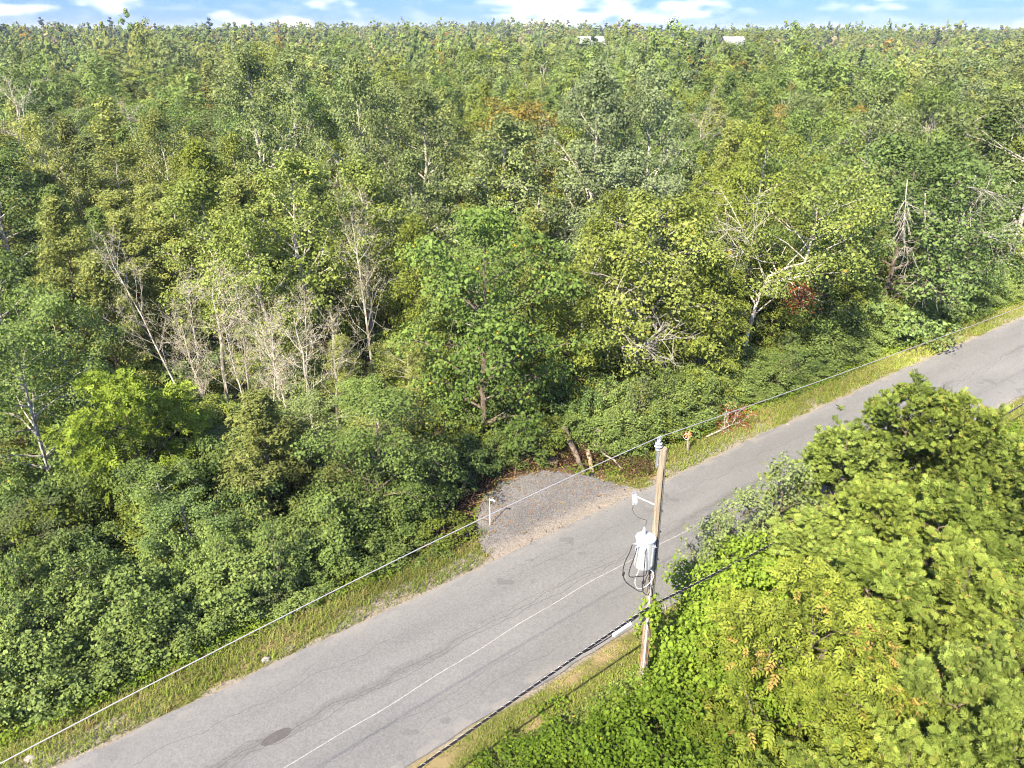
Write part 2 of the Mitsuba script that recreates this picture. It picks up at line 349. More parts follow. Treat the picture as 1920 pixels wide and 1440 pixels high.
def make_tree(seed, h, w, shape, nleaf, L, W, base=.25, limbs=18, subs=3, rc=.15, up=.5, droop=0., sides=5, r0=None, fold=.15, lean=(0, 0), twigs=True, flat=.65, along=0., fork=None, soft=0.):
    """(trunk mesh, crown mesh with uv). Height h, crown width w; L, W: leaf size; rc: clump radius over w."""
    g = np.random.default_rng(seed)
    r0 = r0 or .012 * h + .02
    k = 7
    tz = np.linspace(-.4, h * .93, k)
    wand = np.cumsum(g.normal(0, .018 * h, (k, 2)), 0) * np.linspace(0, 1, k)[:, None] + np.outer((np.maximum(tz, 0) / h) ** 1.3, lean)
    tr = np.c_[wand, tz]
    if fork is not None:
        tr = np.array(fork, float)
    tzz = tr[:, 2]
    def axis(z):
        return np.array([np.interp(z, tzz, tr[:, 0]), np.interp(z, tzz, tr[:, 1]), z])
    def rad(z):
        return max(.015, r0 * (1 - max(0, z) / h) ** .8)
    lines = [(tr, np.array([rad(z) * (1.25 if n_ == 0 else 1) for n_, z in enumerate(tzz)]))]
    clumps = []
    for m in range(limbs):
        t = (m + g.uniform(.1, .9)) / limbs
        t = t ** .85
        zt = h * (base + (1 - base) * t)                      # where the limb ends
        az = m * 2.39996 + g.normal(0, .45)
        rl = max(.15, w / 2 * profile(shape, t) * g.uniform(.72, 1.12))
        zs = max(h * base * .55, zt - rl * up * g.uniform(.7, 1.3))
        zs = min(zs, h * .9)
        a0 = axis(zs)
        d = np.array([math.cos(az), math.sin(az), 0])
        e = axis(min(zt, h * .93)) * [1, 1, 0] + d * rl + [0, 0, zt - droop * rl]
        mid = a0 * .5 + e * .5 + [0, 0, (zt - zs) * -.08 + rl * .06] + g.normal(0, .05 * rl, 3)
        pts = np.array([a0, a0 * .7 + mid * .3, mid, mid * .45 + e * .55 + [0, 0, .03 * rl], e])
        rb = min(rad(zs) * .6, .012 + rl * .02)
        lines.append((pts, np.linspace(rb, .010, 5)))
        clumps.append((e, 1.))
        if along:
            for q_ in (.45, .7):
                clumps.append((a0 * (1 - q_) + e * q_, along))
        for _ in range(subs):
            u_ = g.uniform(.35, .95)
            st = pts[1] * (1 - u_) + e * u_ if u_ < .6 else mid * (1 - u_) + e * u_
            off = unit(g.normal(0, 1, 3) * [1, 1, .6] + d * .5 + [0, 0, .25 - droop]) * rl * g.uniform(.25, .5)
            en = st + off
            if twigs: lines.append((np.array([st, st + off * .5 + [0, 0, .04 * rl], en]), np.array([rb * .5, rb * .3, .006])))
            clumps.append((en, .8))
    clumps.append((axis(h * .93) + [0, 0, h * .015], .8))
    C = np.array([c for c, _ in clumps]); weight = np.array([q_ for _, q_ in clumps])
    R = w * rc * weight * g.uniform(.75, 1.3, len(C))
    per = np.maximum(1, (nleaf * R ** 2 / (R ** 2).sum())).astype(int)
    idx = np.repeat(np.arange(len(C)), per)
    n_ = len(idx)
    d = unit(g.normal(0, 1, (n_, 3)) + [0, 0, .35])
    rr_ = R[idx] * (.35 + .75 * g.random(n_) ** .6)
    c = C[idx] + d * rr_[:, None] * [1, 1, flat]
    c[:, 2] = np.maximum(c[:, 2], .05)
    out = unit((c - np.c_[np.zeros((n_, 2)), np.full(n_, h * (base + .35 * (1 - base)))]))
    nrm = unit(.55 * d + (.35 + .5 * soft) * out + [0, 0, .45] + (.55 - .33 * soft) * g.normal(0, 1, (n_, 3)))
    t1 = unit(g.normal(0, 1, (n_, 3)) + out * .6 - [0, 0, .4 + droop * 1.5])
    sc = g.uniform(.5, 1.0, n_) + .75 * g.random(n_) ** 4
    uv = np.c_[.5 + (1 - .7 * soft) * (g.random(n_) - .5), g.random(len(C))[idx]]
    V, F, UV = leaf_mesh(c, nrm, t1, L * sc, W * sc, uv, fold)
    return tubes(lines, sides), (V, F, UV)

def make_far(seed, h, w, shape, lobes, flecks, L, base=.12):
    g = np.random.default_rng(seed)
    ico = trimesh.creation.icosphere(subdivisions=1)
    iv, if_ = np.array(ico.vertices), np.array(ico.faces)
    VV, FF, UU, at, cs = [], [], [], 0, []
    for m in range(lobes):
        t = (m + g.random()) / lobes
        az = m * 2.39996 + g.normal(0, .4)
        rl = w / 2 * profile(shape, t) * g.uniform(.45, .85)
        c = np.array([math.cos(az) * rl, math.sin(az) * rl, h * (base + (.93 - base) * t)])
        R = w * g.uniform(.12, .20) * (1.15 - .5 * t)
        v = iv * (1 + .9 * (g.random(len(iv)) - .5))[:, None] * R * [1, 1, .85] + c
        VV.append(v); FF.append(if_ + at); at += len(v)
        UU.append(np.c_[.5 + .3 * (g.random(len(iv)) - .5), np.full(len(iv), g.random())])
        cs.append((c, R))
    idx = g.integers(0, lobes, flecks)
    d = unit(g.normal(0, 1, (flecks, 3)) + [0, 0, .4])
    c = np.array([q[0] for q in cs])[idx] + d * np.array([q[1] for q in cs])[idx][:, None] * g.uniform(.9, 1.45, (flecks, 1))
    sc = L * g.uniform(.5, 1.2, flecks)
    V, F, U = leaf_mesh(c, unit(d + [0, 0, .4] + .3 * g.normal(0, 1, (flecks, 3))), g.normal(0, 1, (flecks, 3)), sc, sc * .8, np.c_[.5 + .4 * (g.random(flecks) - .5), g.random(lobes)[idx]])
    return np.vstack(VV + [V]), np.vstack(FF + [F + at]), np.vstack(UU + [U])

def make_frond_tree(seed, h, w, nspray, spray, base=.03, limbs=46, shape='cone'):
    """A cedar seen close: flat fan sprays of scale leaves at the ends of upswept limbs."""
    g = np.random.default_rng(seed)
    tr = np.c_[np.cumsum(g.normal(0, .02 * h, (7, 2)), 0), np.linspace(-.3, h * .95, 7)]
    lines = [(tr, np.linspace(.016 * h, .012, 7))]
    C, D, Wt = [], [], []
    for m in range(limbs):
        t = ((m + g.random()) / limbs) ** .8
        zt = h * (base + (1 - base) * t)
        az = m * 2.39996 + g.normal(0, .4)
        rl = w / 2 * (profile(shape, t) * .85 + .10) * g.uniform(.55, 1.35)
        d = np.array([math.cos(az), math.sin(az), 0])
        zs = max(.1, zt - rl * g.uniform(.5, 1.0))
        a0 = np.array([np.interp(zs, tr[:, 2], tr[:, 0]), np.interp(zs, tr[:, 2], tr[:, 1]), zs])
        e = a0 + d * rl + [0, 0, zt - zs]
        mid = (a0 + e) / 2 - [0, 0, .1 * rl]
        lines.append((np.array([a0, mid, e]), np.array([.012 + .012 * rl, .012, .005])))
        for q_ in np.linspace(.35, 1.0, 6):
            pt = (a0 * (1 - q_) + mid * q_) * (1 - q_) + (mid * (1 - q_) + e * q_) * q_
            for _ in range(3):
                off = unit(g.normal(0, 1, 3) * [1, 1, .7] + d * .6 + [0, 0, .3]) * (.12 + .13 * rl) * g.uniform(.6, 1.5)
                C.append(pt + off); D.append(unit(off + d * .3)); Wt.append(.4 + q_)
    C, D, Wt = np.array(C), np.array(D), np.array(Wt)
    idx = g.choice(len(C), nspray, p=Wt / Wt.sum())
    c = C[idx] + g.normal(0, .085, (nspray, 3)) * (h / 6)
    ax = unit(D[idx] * .8 + g.normal(0, .45, (nspray, 3)) + [0, 0, .12])
    nrm = unit(np.cross(ax, g.normal(0, 1, (nspray, 3))) + [0, 0, .5])
    nrm = unit(nrm - ax * (nrm * ax).sum(1, keepdims=True))
    side = np.cross(nrm, ax)
    sc = spray * g.uniform(.6, 1.3, nspray)
    u, tv = g.random(nspray), g.random(len(C))[idx]
    VV, FF, UU, at = [], [], [], 0
    for (fx, fs, ln) in ((0, 0, 1.), (.10, .5, .55), (.10, -.5, .55), (.32, .45, .5), (.32, -.45, .5), (.55, .38, .4), (.55, -.38, .4)):
        dirv = unit(ax * .75 + side * (1.3 * np.sign(fs)) * (fs != 0))
        st = c + ax * (fx * sc)[:, None]
        cen = st + dirv * (sc * ln * .5)[:, None] - nrm * (sc * .06 * abs(fs) * 2)[:, None]
        V, F, U = leaf_mesh(cen, nrm, dirv, sc * ln, sc * .2, np.c_[np.clip(.95 * u + .35 * fx + g.normal(0, .08, nspray) - .1, 0, 1), tv])
        VV.append(V); FF.append(F + at); UU.append(U); at += len(V)
    return tubes(lines, 4), (np.vstack(VV), np.vstack(FF), np.vstack(UU))

def make_pinnate(seed, h, w, nfrond, shape='round', limbs=16, L=.34, lw=.05, base=.15, subs=3):
    """Ash: every leaf is a hanging stalk with paired leaflets."""
    g = np.random.default_rng(seed)
    trunk, (V, F, U) = make_tree(seed, h, w, shape, nfrond, .1, .1, base=base, limbs=limbs, subs=subs, rc=.13, up=.6, flat=.7)
    c = V.reshape(-1, 4, 3).mean(1); uv = U.reshape(-1, 4, 2)[:, 0]
    n = len(c)
    out = unit(c - [0, 0, h * .4])
    ax = unit(out * [1, 1, .4] + g.normal(0, .55, (n, 3)) - [0, 0, .45])
    nrm = unit(np.cross(ax, g.normal(0, 1, (n, 3))) * .5 + [0, 0, 1.])
    nrm = unit(nrm - ax * (nrm * ax).sum(1, keepdims=True))
    side = np.cross(nrm, ax)
    sc = L * g.uniform(.7, 1.25, n)
    VV, FF, UU, at = [], [], [], 0
    for fx, sg in ((.25, 1), (.25, -1), (.5, 1), (.5, -1), (.75, 1), (.75, -1), (.95, 0)):
        dv = unit(ax * .7 + side * sg * .9 - [0, 0, .12])
        cen = c + ax * (sc * (fx - .4))[:, None] + dv * (sc * .22)[:, None] - np.array([0, 0, 1.]) * (sc * .12 * fx * fx)[:, None]
        Vq, Fq, Uq = leaf_mesh(cen, unit(nrm + g.normal(0, .2, (n, 3))), dv, sc * .46, sc * .46 * .42 + lw * 0, uv, .15)
        VV.append(Vq); FF.append(Fq + at); UU.append(Uq); at += len(Vq)
    return trunk, (np.vstack(VV), np.vstack(FF), np.vstack(UU))

def make_dead(seed, h, w, limbs=16, up=.75, lean=(0, 0), r0=None, twig=4, broken=False, thin=1.):
    g = np.random.default_rng(seed)
    r0 = r0 or .010 * h + .015
    tz = np.linspace(-.4, h, 8)
    tr = np.c_[np.cumsum(g.normal(0, .015 * h, (8, 2)), 0) * np.linspace(0, 1, 8)[:, None] + np.outer((tz / h), lean), tz]
    lines = [(tr, np.maximum(.012, r0 * (1 - np.maximum(0, tz) / h) ** .75) * 1)]
    tips = []
    for m in range(limbs):
        t = .22 + .76 * (m + g.random()) / limbs
        z0 = h * t
        a0 = np.array([np.interp(z0, tz, tr[:, 0]), np.interp(z0, tz, tr[:, 1]), z0])
        az = m * 2.4 + g.normal(0, .6)
        ln = w / 2 * g.uniform(.5, 1.15) * (1.15 - .75 * max(0, t - .3))
        d = unit(np.array([math.cos(az), math.sin(az), up * g.uniform(.6, 1.4)]))
        p1, p2 = a0 + d * ln * .45 + g.normal(0, .04 * ln, 3), a0 + d * ln + [0, 0, .18 * ln] + g.normal(0, .06 * ln, 3)
        rb = min(.5 * r0 * (1 - t) ** .7 + .008, .03) * thin
        lines.append((np.array([a0, p1, p2]), np.array([rb, rb * .65, .006])))
        for q in range(5):
            u = g.uniform(.2, 1)
            st = a0 * (1 - u) + p2 * u if u < .45 else p1 * (1 - (u - .45) / .55) + p2 * (u - .45) / .55
            dv = unit(d * .7 + g.normal(0, .6, 3) + [0, 0, .25])
            l2 = ln * g.uniform(.25, .55)
            en = st + dv * l2
            lines.append((np.array([st, st + dv * l2 * .5 + [0, 0, -.02 * l2], en]), np.array([rb * .45, rb * .3, .004])))
            tips.append(en)
            for _ in range(twig):
                u2 = g.uniform(.3, 1)
                s2 = st * (1 - u2) + en * u2
                d3 = unit(dv * .6 + g.normal(0, .7, 3))
                l3 = l2 * g.uniform(.25, .6)
                lines.append((np.array([s2, s2 + d3 * l3]), np.array([.008 * thin, .004])))
                tips.append(s2 + d3 * l3)
    return lines, np.array(tips)

def tip_leaves(seed, tips, n, L, spread=.18):
    g = np.random.default_rng(seed)
    c = tips[g.integers(0, len(tips), n)] + g.normal(0, spread, (n, 3))
    return leaf_mesh(c, unit(g.normal(0, 1, (n, 3)) + [0, 0, .5]), g.normal(0, 1, (n, 3)), L * g.uniform(.6, 1.3, n), L * .7 * g.uniform(.6, 1.3, n), g.random((n, 2)))

# ---- the kinds, once each, in sizes of detail for near, middle and far
def D(trunk, crown):
    """(trunk ply args, crown ply args) kept as file-backed dicts without a BSDF"""
    out = {}
    if trunk is not None: out['trunk'] = mikit.ply(trunk)
    if crown is not None: out['crown'] = mikit.ply(crown[:2], uv=crown[2])
    return out
protos = {}
def near_kinds():
    P = protos
    P['broad'] = [(10., 7., D(*make_tree(s, 10, 7, 'round', 14500, .17, .13, base=.10, limbs=26, subs=4, rc=.118, along=.55))) for s in (1, 2, 3)]
    P['maple'] = [(11.6, 8.6, D(*make_tree(8, 11.6, 8.6, 'round', 21000, .17, .15, base=.24, limbs=34, subs=4, rc=.105, up=.35)))]
    P['aspen'] = [(12., 6., D(*make_tree(s, 12, 6, 'oval', 13000, .15, .13, base=.26, limbs=24, subs=4, rc=.115, up=.9, along=.6))) for s in (4, 5)]
    P['cedar'] = [(9., 5., D(*make_tree(s, 9, 5, 'cone', 15000, .24, .075, base=.05, limbs=40, subs=3, rc=.105, up=.6, along=.7))) for s in (6, 7)]
    P['spruce'] = [(12., 5.5, D(*make_tree(9, 12, 5.5, 'spire', 6000, .42, .12, base=.05, limbs=56, subs=2, rc=.085, up=.0, droop=.25, flat=.35, along=.8)))]
    P['sapling'] = [(7.3, 4.8, D(*make_pinnate(12, 7.3, 4.8, 2700, limbs=24, L=.42)))]
    P['ash'] = [(6.8, 5.7, D(*make_pinnate(13, 6.8, 5.7, 4600, limbs=34, L=.31, base=.06)))]
    P['cedar_near'] = [(6.4, 4.4, D(*make_frond_tree(s, 6.4, 4.4, 7000, .26, limbs=44, shape='dome'))) for s in (14, 15, 16)]
    P['vine'] = [(3., 4.4, D(*make_tree(s, 3, 4.4, 'round', 11000, .125, .12, base=.0, limbs=26, subs=4, rc=.12, up=.5, twigs=False))) for s in (17, 18)]
    P['sparse'] = [(3., 2.6, D(*make_tree(19, 3, 2.6, 'oval', 2600, .10, .085, base=.06, limbs=26, subs=3, rc=.10, up=1.1)))]
    P['shrub'] = [(2.6, 3.2, D(*make_tree(s, 2.6, 3.2, 'round', 5600, .115, .10, base=.0, limbs=22, subs=4, rc=.125, up=.6, twigs=False))) for s in (20, 21, 22)]
    P['bush'] = [(1.4, 1.8, D(None, make_tree(s, 1.4, 1.8, 'round', 980, .125, .10, base=.0, limbs=14, subs=3, rc=.15, up=.6)[1])) for s in (23, 24)]
    fk = [(0, 0, -.4), (.25, .1, 2.5), (.6, .1, 5.0), (1.0, .0, 6.3), (2.1, -.2, 7.0), (3.0, -.2, 7.2), (3.3, 0, 9.5), (3.2, .2, 11.7)]
    tr, cr = make_tree(25, 12.5, 8.0, 'round', 16000, .16, .14, base=.42, limbs=26, subs=4, rc=.12, fork=fk, r0=.155, sides=7)
    P['cotton'] = [(12.5, 8.2, D(tr, cr))]
    for nm, a in (('dead', 31), ('dead', 32), ('dead', 33), ('deadpart', 34)):
        ln, tips = make_dead(a, 10, 5.5, limbs=17 if nm == 'dead' else 22, up=.9, thin=.7, twig=5)
        lv = tip_leaves(a, tips, 900 if nm == 'dead' else 2200, .10)
        P.setdefault(nm, []).append((10., 5.5, {'trunk': mikit.ply(tubes(ln, 4)), 'crown': mikit.ply(lv[:2], uv=lv[2])}))
    # middle and far
    P['m_broad'] = [(10., 7., D(*make_tree(s, 10, 7, 'round', 4300, .26, .205, base=.16, limbs=22, subs=3, rc=.14, sides=3, soft=.7, twigs=False))) for s in (41, 42, 43)]
    P['m_aspen'] = [(12., 6., D(*make_tree(s, 12, 6, 'oval', 4100, .245, .20, base=.26, limbs=22, subs=3, rc=.13, up=.9, sides=3, soft=.7, along=.6))) for s in (44, 45)]
    P['m_cedar'] = [(9., 5., D(*make_tree(s, 9, 5, 'cone', 4000, .35, .13, base=.05, limbs=34, subs=2, rc=.12, sides=3, soft=.7, along=.7, twigs=False))) for s in (46, 47)]
    P['m_spruce'] = [(12., 5.5, D(*make_tree(48, 12, 5.5, 'spire', 2600, .5, .16, base=.05, limbs=46, subs=2, rc=.09, up=0., droop=.25, flat=.35, sides=3, along=.8, twigs=False)))]
    P['f_broad'] = [(10., 7., D(None, make_tree(s, 10, 7, 'round', 1350, .50, .40, base=.14, limbs=18, subs=2, rc=.16, soft=1.)[1])) for s in (51, 52, 53)]
    P['f_cedar'] = [(9., 5., D(None, make_tree(s, 9, 5, 'cone', 1000, .60, .28, base=.05, limbs=24, subs=1, rc=.15, along=.7, soft=1.)[1])) for s in (54, 55)]
    P['f_spruce'] = [(12., 5.5, D(None, make_tree(56, 12, 5.5, 'spire', 500, .9, .3, base=.05, limbs=36, subs=1, rc=.1, up=0., droop=.25, flat=.35, along=.8)[1]))]
    P['h_broad'] = [(10., 8., D(None, make_far(s, 10, 8, 'round', 7, 100, .85))) for s in (61, 62, 65)]
    P['h_cedar'] = [(10., 6., D(None, make_far(s, 10, 6, 'cone', 7, 90, .75, base=.06))) for s in (63, 66)]
    P['h_spruce'] = [(12., 5., D(None, make_far(67, 12, 5, 'spire', 8, 80, .7, base=.05)))]
    ln, tips = make_dead(64, 10, 5.5, limbs=12, up=1.1, twig=1, thin=2.2)
    P['m_dead'] = [(10., 5.5, {'trunk': mikit.ply(tubes(ln, 3))})]
near_kinds()

BARK = {'aspen': 'bark_pale', 'm_aspen': 'bark_pale', 'cotton': 'bark_pale', 'dead': 'bark_pale', 'deadpart': 'bark_pale', 'm_dead': 'bark_pale', 'maple': 'bark_grey', 'broad': 'bark_grey', 'm_broad': 'bark_grey'}
groups_made = {}
def group_of(kind, var, col, bark=None):
    key = (kind, var, col, bark)
    if key not in groups_made:
        g = f'shapes_{kind}_{var}_{col}' + (f'_{bark}' if bark else '')
        h, w, parts = protos[kind][var]
        e = {'type': 'shapegroup'}
        for nm, d in parts.items():
            e[nm] = {**d, 'bsdf': {'type': 'ref', 'id': 'leaf_' + col if nm == 'crown' else bark or BARK.get(kind, 'bark_dark')}}
        scene[g] = e
        groups_made[key] = g
    return groups_made[key], protos[kind][var][0], protos[kind][var][1]
prng = random.Random(5)
def plant(key, kind, col, x, y, h, w, rot=None, var=None, bark=None, tilt=(0, 0)):
    var = prng.randrange(len(protos[kind])) if var is None else var % len(protos[kind])
    g, h0, w0 = group_of(kind, var, col, bark)
    rot = prng.uniform(0, 360) if rot is None else rot
    m = T().translate([float(x), float(y), gz(x, y)])
    if tilt != (0, 0):
        m = m.rotate([1, 0, 0], tilt[0]).rotate([0, 1, 0], tilt[1])
    m = m.rotate([0, 0, 1], float(rot)).scale([w / w0, w / w0, h / h0])
    scene[key] = {'type': 'instance', 'to_world': m, 'shapes': {'type': 'ref', 'id': g}}
    return key

# ------------------------------------------------------------------ the trees and shrubs that stand out: kind, leaf colour, x, y, height, width, label
KEYED = [
    ('maple', 'maple', 7.7, 39.7, 11.6, 8.7, 'tall bright green maple with a rounded crown and bare lower limbs behind the brush pile'),
    ('cotton', 'lime', 15.0, 43.2, 12.5, 8.2, 'leaning white trunked cottonwood with a forked trunk and one bare dead limb'),
    ('broad', 'dark', 27.8, 50.9, 13.4, 10.9, 'big dark green tree hung with drooping dead grey branches'),
    ('broad', 'dark', 35.5, 56.9, 11.1, 8.4, 'dark round topped tree with a fan of dead twigs over the road verge'),
    ('broad', 'grey', 44.4, 62.7, 16.5, 13.5, 'tallest grey green poplar at the far right above the road'),
    ('aspen', 'blue', 7.0, 62.7, 17.7, 8.1, 'tall blue green poplar, left one of the pair in the middle of the forest'),
    ('aspen', 'blue', 11.8, 64.3, 17.1, 7.3, 'tall blue green poplar, right one of the pair in the middle of the forest'),
    ('broad', 'blue', 8.4, 56.9, 11.9, 9.7, 'lower blue green poplar in front of the tall poplar pair'),
    ('aspen', 'lime', -18.6, 44.0, 12.4, 6.7, 'pale green aspen, leftmost of the aspen clump'),
    ('aspen', 'lime', -13.0, 43.2, 13.6, 7.0, 'tallest pale green aspen in the middle of the aspen clump'),
    ('aspen', 'lime', -10.0, 47.7, 12.7, 6.4, 'pale green aspen at the right rear of the aspen clump'),
    ('aspen', 'lime', -14.3, 39.7, 11.0, 4.9, 'pale green aspen in front of the aspen clump above the dead birches'),
    ('broad', 'flecked', -1.5, 34.1, 12.3, 7.8, 'dark green tree flecked with yellow leaves beside the maple'),
    ('cedar', 'olive', -10.7, 26.3, 6.5, 4.7, 'squat olive brown cedar behind the roadside shrubs'),
    ('sapling', 'vivid', -16.7, 27.3, 7.2, 4.3, 'vivid yellow green ash sapling with drooping leaves'),
    ('broad', 'mid', -21.8, 28.6, 9.0, 5.7, 'leafy mid green tree left of the vivid ash sapling'),
    ('cedar', 'yellow', 2.8, 37.2, 8.7, 5.0, 'yellow green cedar between the flecked tree and the maple'),
    ('cedar', 'yellow', 11.0, 38.9, 9.1, 4.6, 'yellow green cedar between the maple and the forked cottonwood'),
    ('cedar', 'yellow', 12.8, 40.8, 7.6, 3.9, 'slim yellow green cedar left of the forked cottonwood trunk'),
    ('broad', 'mid', -5.7, 26.2, 6.6, 5.2, 'bushy small tree with pale tips left of the gravel pad'),
    ('cedar', 'olive', -30.1, 46.8, 10.4, 5.3, 'olive cedar, left front of the olive cedar stand'),
    ('cedar', 'olive', -27.7, 49.8, 8.7, 5.7, 'olive cedar, middle of the olive cedar stand'),
    ('cedar', 'olive', -25.5, 52.0, 9.0, 5.9, 'olive cedar, right one of the olive cedar stand'),
    ('cedar', 'olive', -23.8, 39.3, 8.7, 5.0, 'dusty olive cedar low in front of the olive cedar stand'),
    ('broad', 'dark', -40.6, 56.9, 12.5, 8.0, 'dark leafy tree at the left edge beside the big white snag'),
    ('broad', 'mid', -27.0, 35.3, 9.8, 5.3, 'mid green tree at the left edge below the olive cedars'),
    ('broad', 'mid', -21.9, 32.0, 8.8, 4.4, 'mid green tree behind the vivid ash sapling'),
    ('broad', 'dark', -22.2, 82.7, 14.4, 7.6, 'dark green tree in the middle distance, right one of three'),
    ('broad', 'dark', -29.5, 82.7, 13.5, 8.2, 'dark green tree in the middle distance, middle one of three'),
    ('broad', 'dark', -36.6, 82.7, 13.0, 7.7, 'dark green tree in the middle distance, left one of three'),
    ('broad', 'dark', -16.6, 82.7, 14.8, 7.6, 'dark green tree behind the pale aspen clump'),
    ('aspen', 'grey', -7.7, 62.7, 15.9, 7.7, 'grey green poplar left of the rusty brown tree'),
    ('aspen', 'grey', -6.3, 49.8, 12.8, 5.9, 'grey green poplar with pale bare stems behind the flecked tree'),
    ('broad', 'rust', 0.0, 69.6, 14.5, 9.5, 'rusty olive tree left of the blue green poplar pair'),
    ('broad', 'mid', 27.4, 69.6, 13.2, 9.5, 'mid green tree behind the forked cottonwood'),
    ('broad', 'yellow', 20.3, 59.7, 13.5, 7.0, 'yellow green tree right of the blue green poplar pair'),
    ('broad', 'grey', 34.1, 71.5, 15.1, 8.7, 'grey green poplar behind the big dark tree'),
    ('broad', 'mid', 44.3, 80.2, 15.0, 8.5, 'mid green tree behind the dead twiggy top'),
    ('spruce', 'spruce', 67.9, 154.4, 12.7, 6.4, 'dark blue green spruce spire among the right hand trees'),
    ('spruce', 'spruce', 80.8, 226.1, 13.2, 9.3, 'dark spruce spire farther back beside the round bushy tree'),
    ('spruce', 'spruce', 63.8, 203.5, 10.4, 8.4, 'squat dark spruce behind the yellow green tree'),
    ('cedar', 'olive', -27.0, 62.7, 11.8, 6.4, 'olive cedar behind the aspen clump'),
    ('broad', 'olive', -37.5, 69.6, 10.1, 7.6, 'feathery olive willow left of the aspen clump'),
    ('cedar', 'yellow', -5.6, 42.4, 10.1, 4.6, 'yellow green cedar behind the flecked tree'),
    ('cedar', 'olive', 1.5, 47.7, 9.5, 4.7, 'olive cedar behind the flecked tree and the yellow green cedar'),
    ('broad', 'mid', 21.4, 47.7, 9.2, 6.2, 'mid green tree just right of the forked cottonwood'),
    ('cedar', 'yellow', 17.8, 45.8, 6.8, 4.6, 'yellow green cedar under the forked cottonwood crown'),
    ('cedar', 'yellow', 23.3, 47.2, 6.8, 4.0, 'yellow green cedar with a red brown bare trunk by the verge'),
    ('dead', 'pale', -16.0, 35.9, 8.7, 5.7, 'white dead birch with many bare limbs in front of the aspen clump'),
    ('dead', 'pale', -10.9, 34.4, 7.3, 5.3, 'white dead birch, right one of the dead birches, with tan withered leaves'),
    ('dead', 'pale', -19.4, 37.9, 10.3, 3.9, 'bare grey leaning snag left of the dead birches'),
    ('dead', 'pale', -14.4, 37.9, 5.7, 3.7, 'slim dead birch between the two white dead birches'),
    ('deadpart', 'pale', -8.7, 40.8, 11.0, 4.1, 'slender white birch with a thinning pinkish crown'),
    ('dead', 'pale', -50.4, 77.9, 15.6, 10.5, 'big bleached snag with upswept limbs at the left edge'),
    ('dead', 'tan', -51.9, 104.9, 11.3, 7.4, 'bare pinkish snag in the left middle distance'),
    ('dead', 'pale', -38.7, 128.6, 9.5, 6.3, 'bare grey snag among the dark green trees'),
    ('dead', 'grey', 3.4, 82.7, 11.9, 6.5, 'tangle of bare grey stems by the rusty olive tree'),
    ('dead', 'grey', 21.5, 88.1, 11.9, 6.9, 'bare grey snag right of the blue green poplar pair'),
    ('dead', 'grey', 9.0, 69.6, 8.0, 6.1, 'bare grey treetop in front of the lower blue green poplar'),
    ('dead', 'grey', 14.9, 71.5, 9.9, 5.2, 'forked bare grey tree below the blue green poplar pair'),
    ('dead', 'grey', 52.2, 94.2, 9.5, 8.8, 'dead twiggy grey treetop in front of the right hand trees'),
    ('cedar_near', 'spray', 17.3, 28.2, 6.3, 4.6, 'feathery cedar at the road edge, top left one of the two overlapping the road'),
    ('cedar_near', 'gold_spray', 19.6, 27.0, 6.5, 4.4, 'feathery cedar at the road edge, right one of the two overlapping the road'),
    ('cedar_near', 'cool_spray', 14.0, 26.2, 4.8, 4.0, 'low leaning cedar reaching out over the road'),
    ('cedar_near', 'spray', 15.1, 20.9, 6.4, 4.8, 'round topped cedar behind the yellow tinged ash'),
    ('cedar_near', 'gold_spray', 13.0, 21.6, 5.6, 4.4, 'cedar with a few orange tips beside the low leaning cedar'),
    ('cedar_near', 'cool_spray', 20.7, 26.1, 5.2, 4.4, 'cedar beside the dark cable at the right edge'),
    ('cedar_near', 'spray', 11.5, 16.8, 6.4, 4.7, 'cedar directly behind the yellow tinged ash'),
    ('cedar_near', 'gold_spray', 13.8, 16.5, 6.6, 4.6, 'cedar below the round topped cedar at the right edge'),
    ('cedar_near', 'cool_spray', 11.5, 13.3, 6.4, 4.0, 'cedar right of the yellow tinged ash'),
    ('cedar_near', 'spray', 11.2, 11.2, 6.4, 3.6, 'cedar in the lower right corner'),
    ('cedar_near', 'gold_spray', 9.5, 11.2, 5.6, 3.4, 'cedar below the yellow tinged ash'),
    ('cedar_near', 'cool_spray', 10.8, 21.3, 4.4, 4.6, 'cedar tangled with vines beside the sparse poplar saplings'),
    ('cedar_near', 'spray', 7.6, 11.1, 5.0, 3.2, 'low cedar at the bottom edge under the ash'),
    ('ash', 'ash', 8.7, 15.1, 6.8, 5.7, 'young ash with feathery yellow green leaves and orange tips'),
    ('vine', 'vine', 8.3, 20.2, 3.4, 4.5, 'vine smothered shrub behind the utility pole'),
    ('vine', 'vine', 6.8, 17.7, 3.0, 4.5, 'vine smothered shrub right of the utility pole'),
    ('vine', 'vine', 6.5, 16.9, 2.0, 3.0, 'low vine thicket at the foot of the utility pole'),
    ('vine', 'vine', 6.7, 14.6, 3.2, 4.6, 'vine thicket below the ash on the pole side'),
    ('vine', 'vine', 4.6, 14.5, 2.4, 4.0, 'bright leafy thicket below the utility pole'),
    ('vine', 'vine', 2.7, 14.5, 1.5, 3.8, 'leafy thicket at the bottom edge left of the utility pole'),
    ('vine', 'vine', 0.6, 14.0, 1.0, 3.1, 'low leafy thicket at the bottom edge beside the dark cable'),
    ('vine', 'vine', 6.1, 12.4, 3.0, 4.1, 'leafy thicket at the bottom edge below the ash'),
    ('sparse', 'greyg', 10.9, 25.0, 3.6, 2.9, 'thin poplar sapling with grey green leaves against the road'),
    ('sparse', 'greyg', 7.7, 22.9, 2.6, 2.5, 'thin poplar sapling with grey green leaves nearest the transformer'),
    ('sparse', 'greyg', 9.1, 23.8, 3.0, 2.3, 'thin poplar sapling between the other two grey green saplings'),]
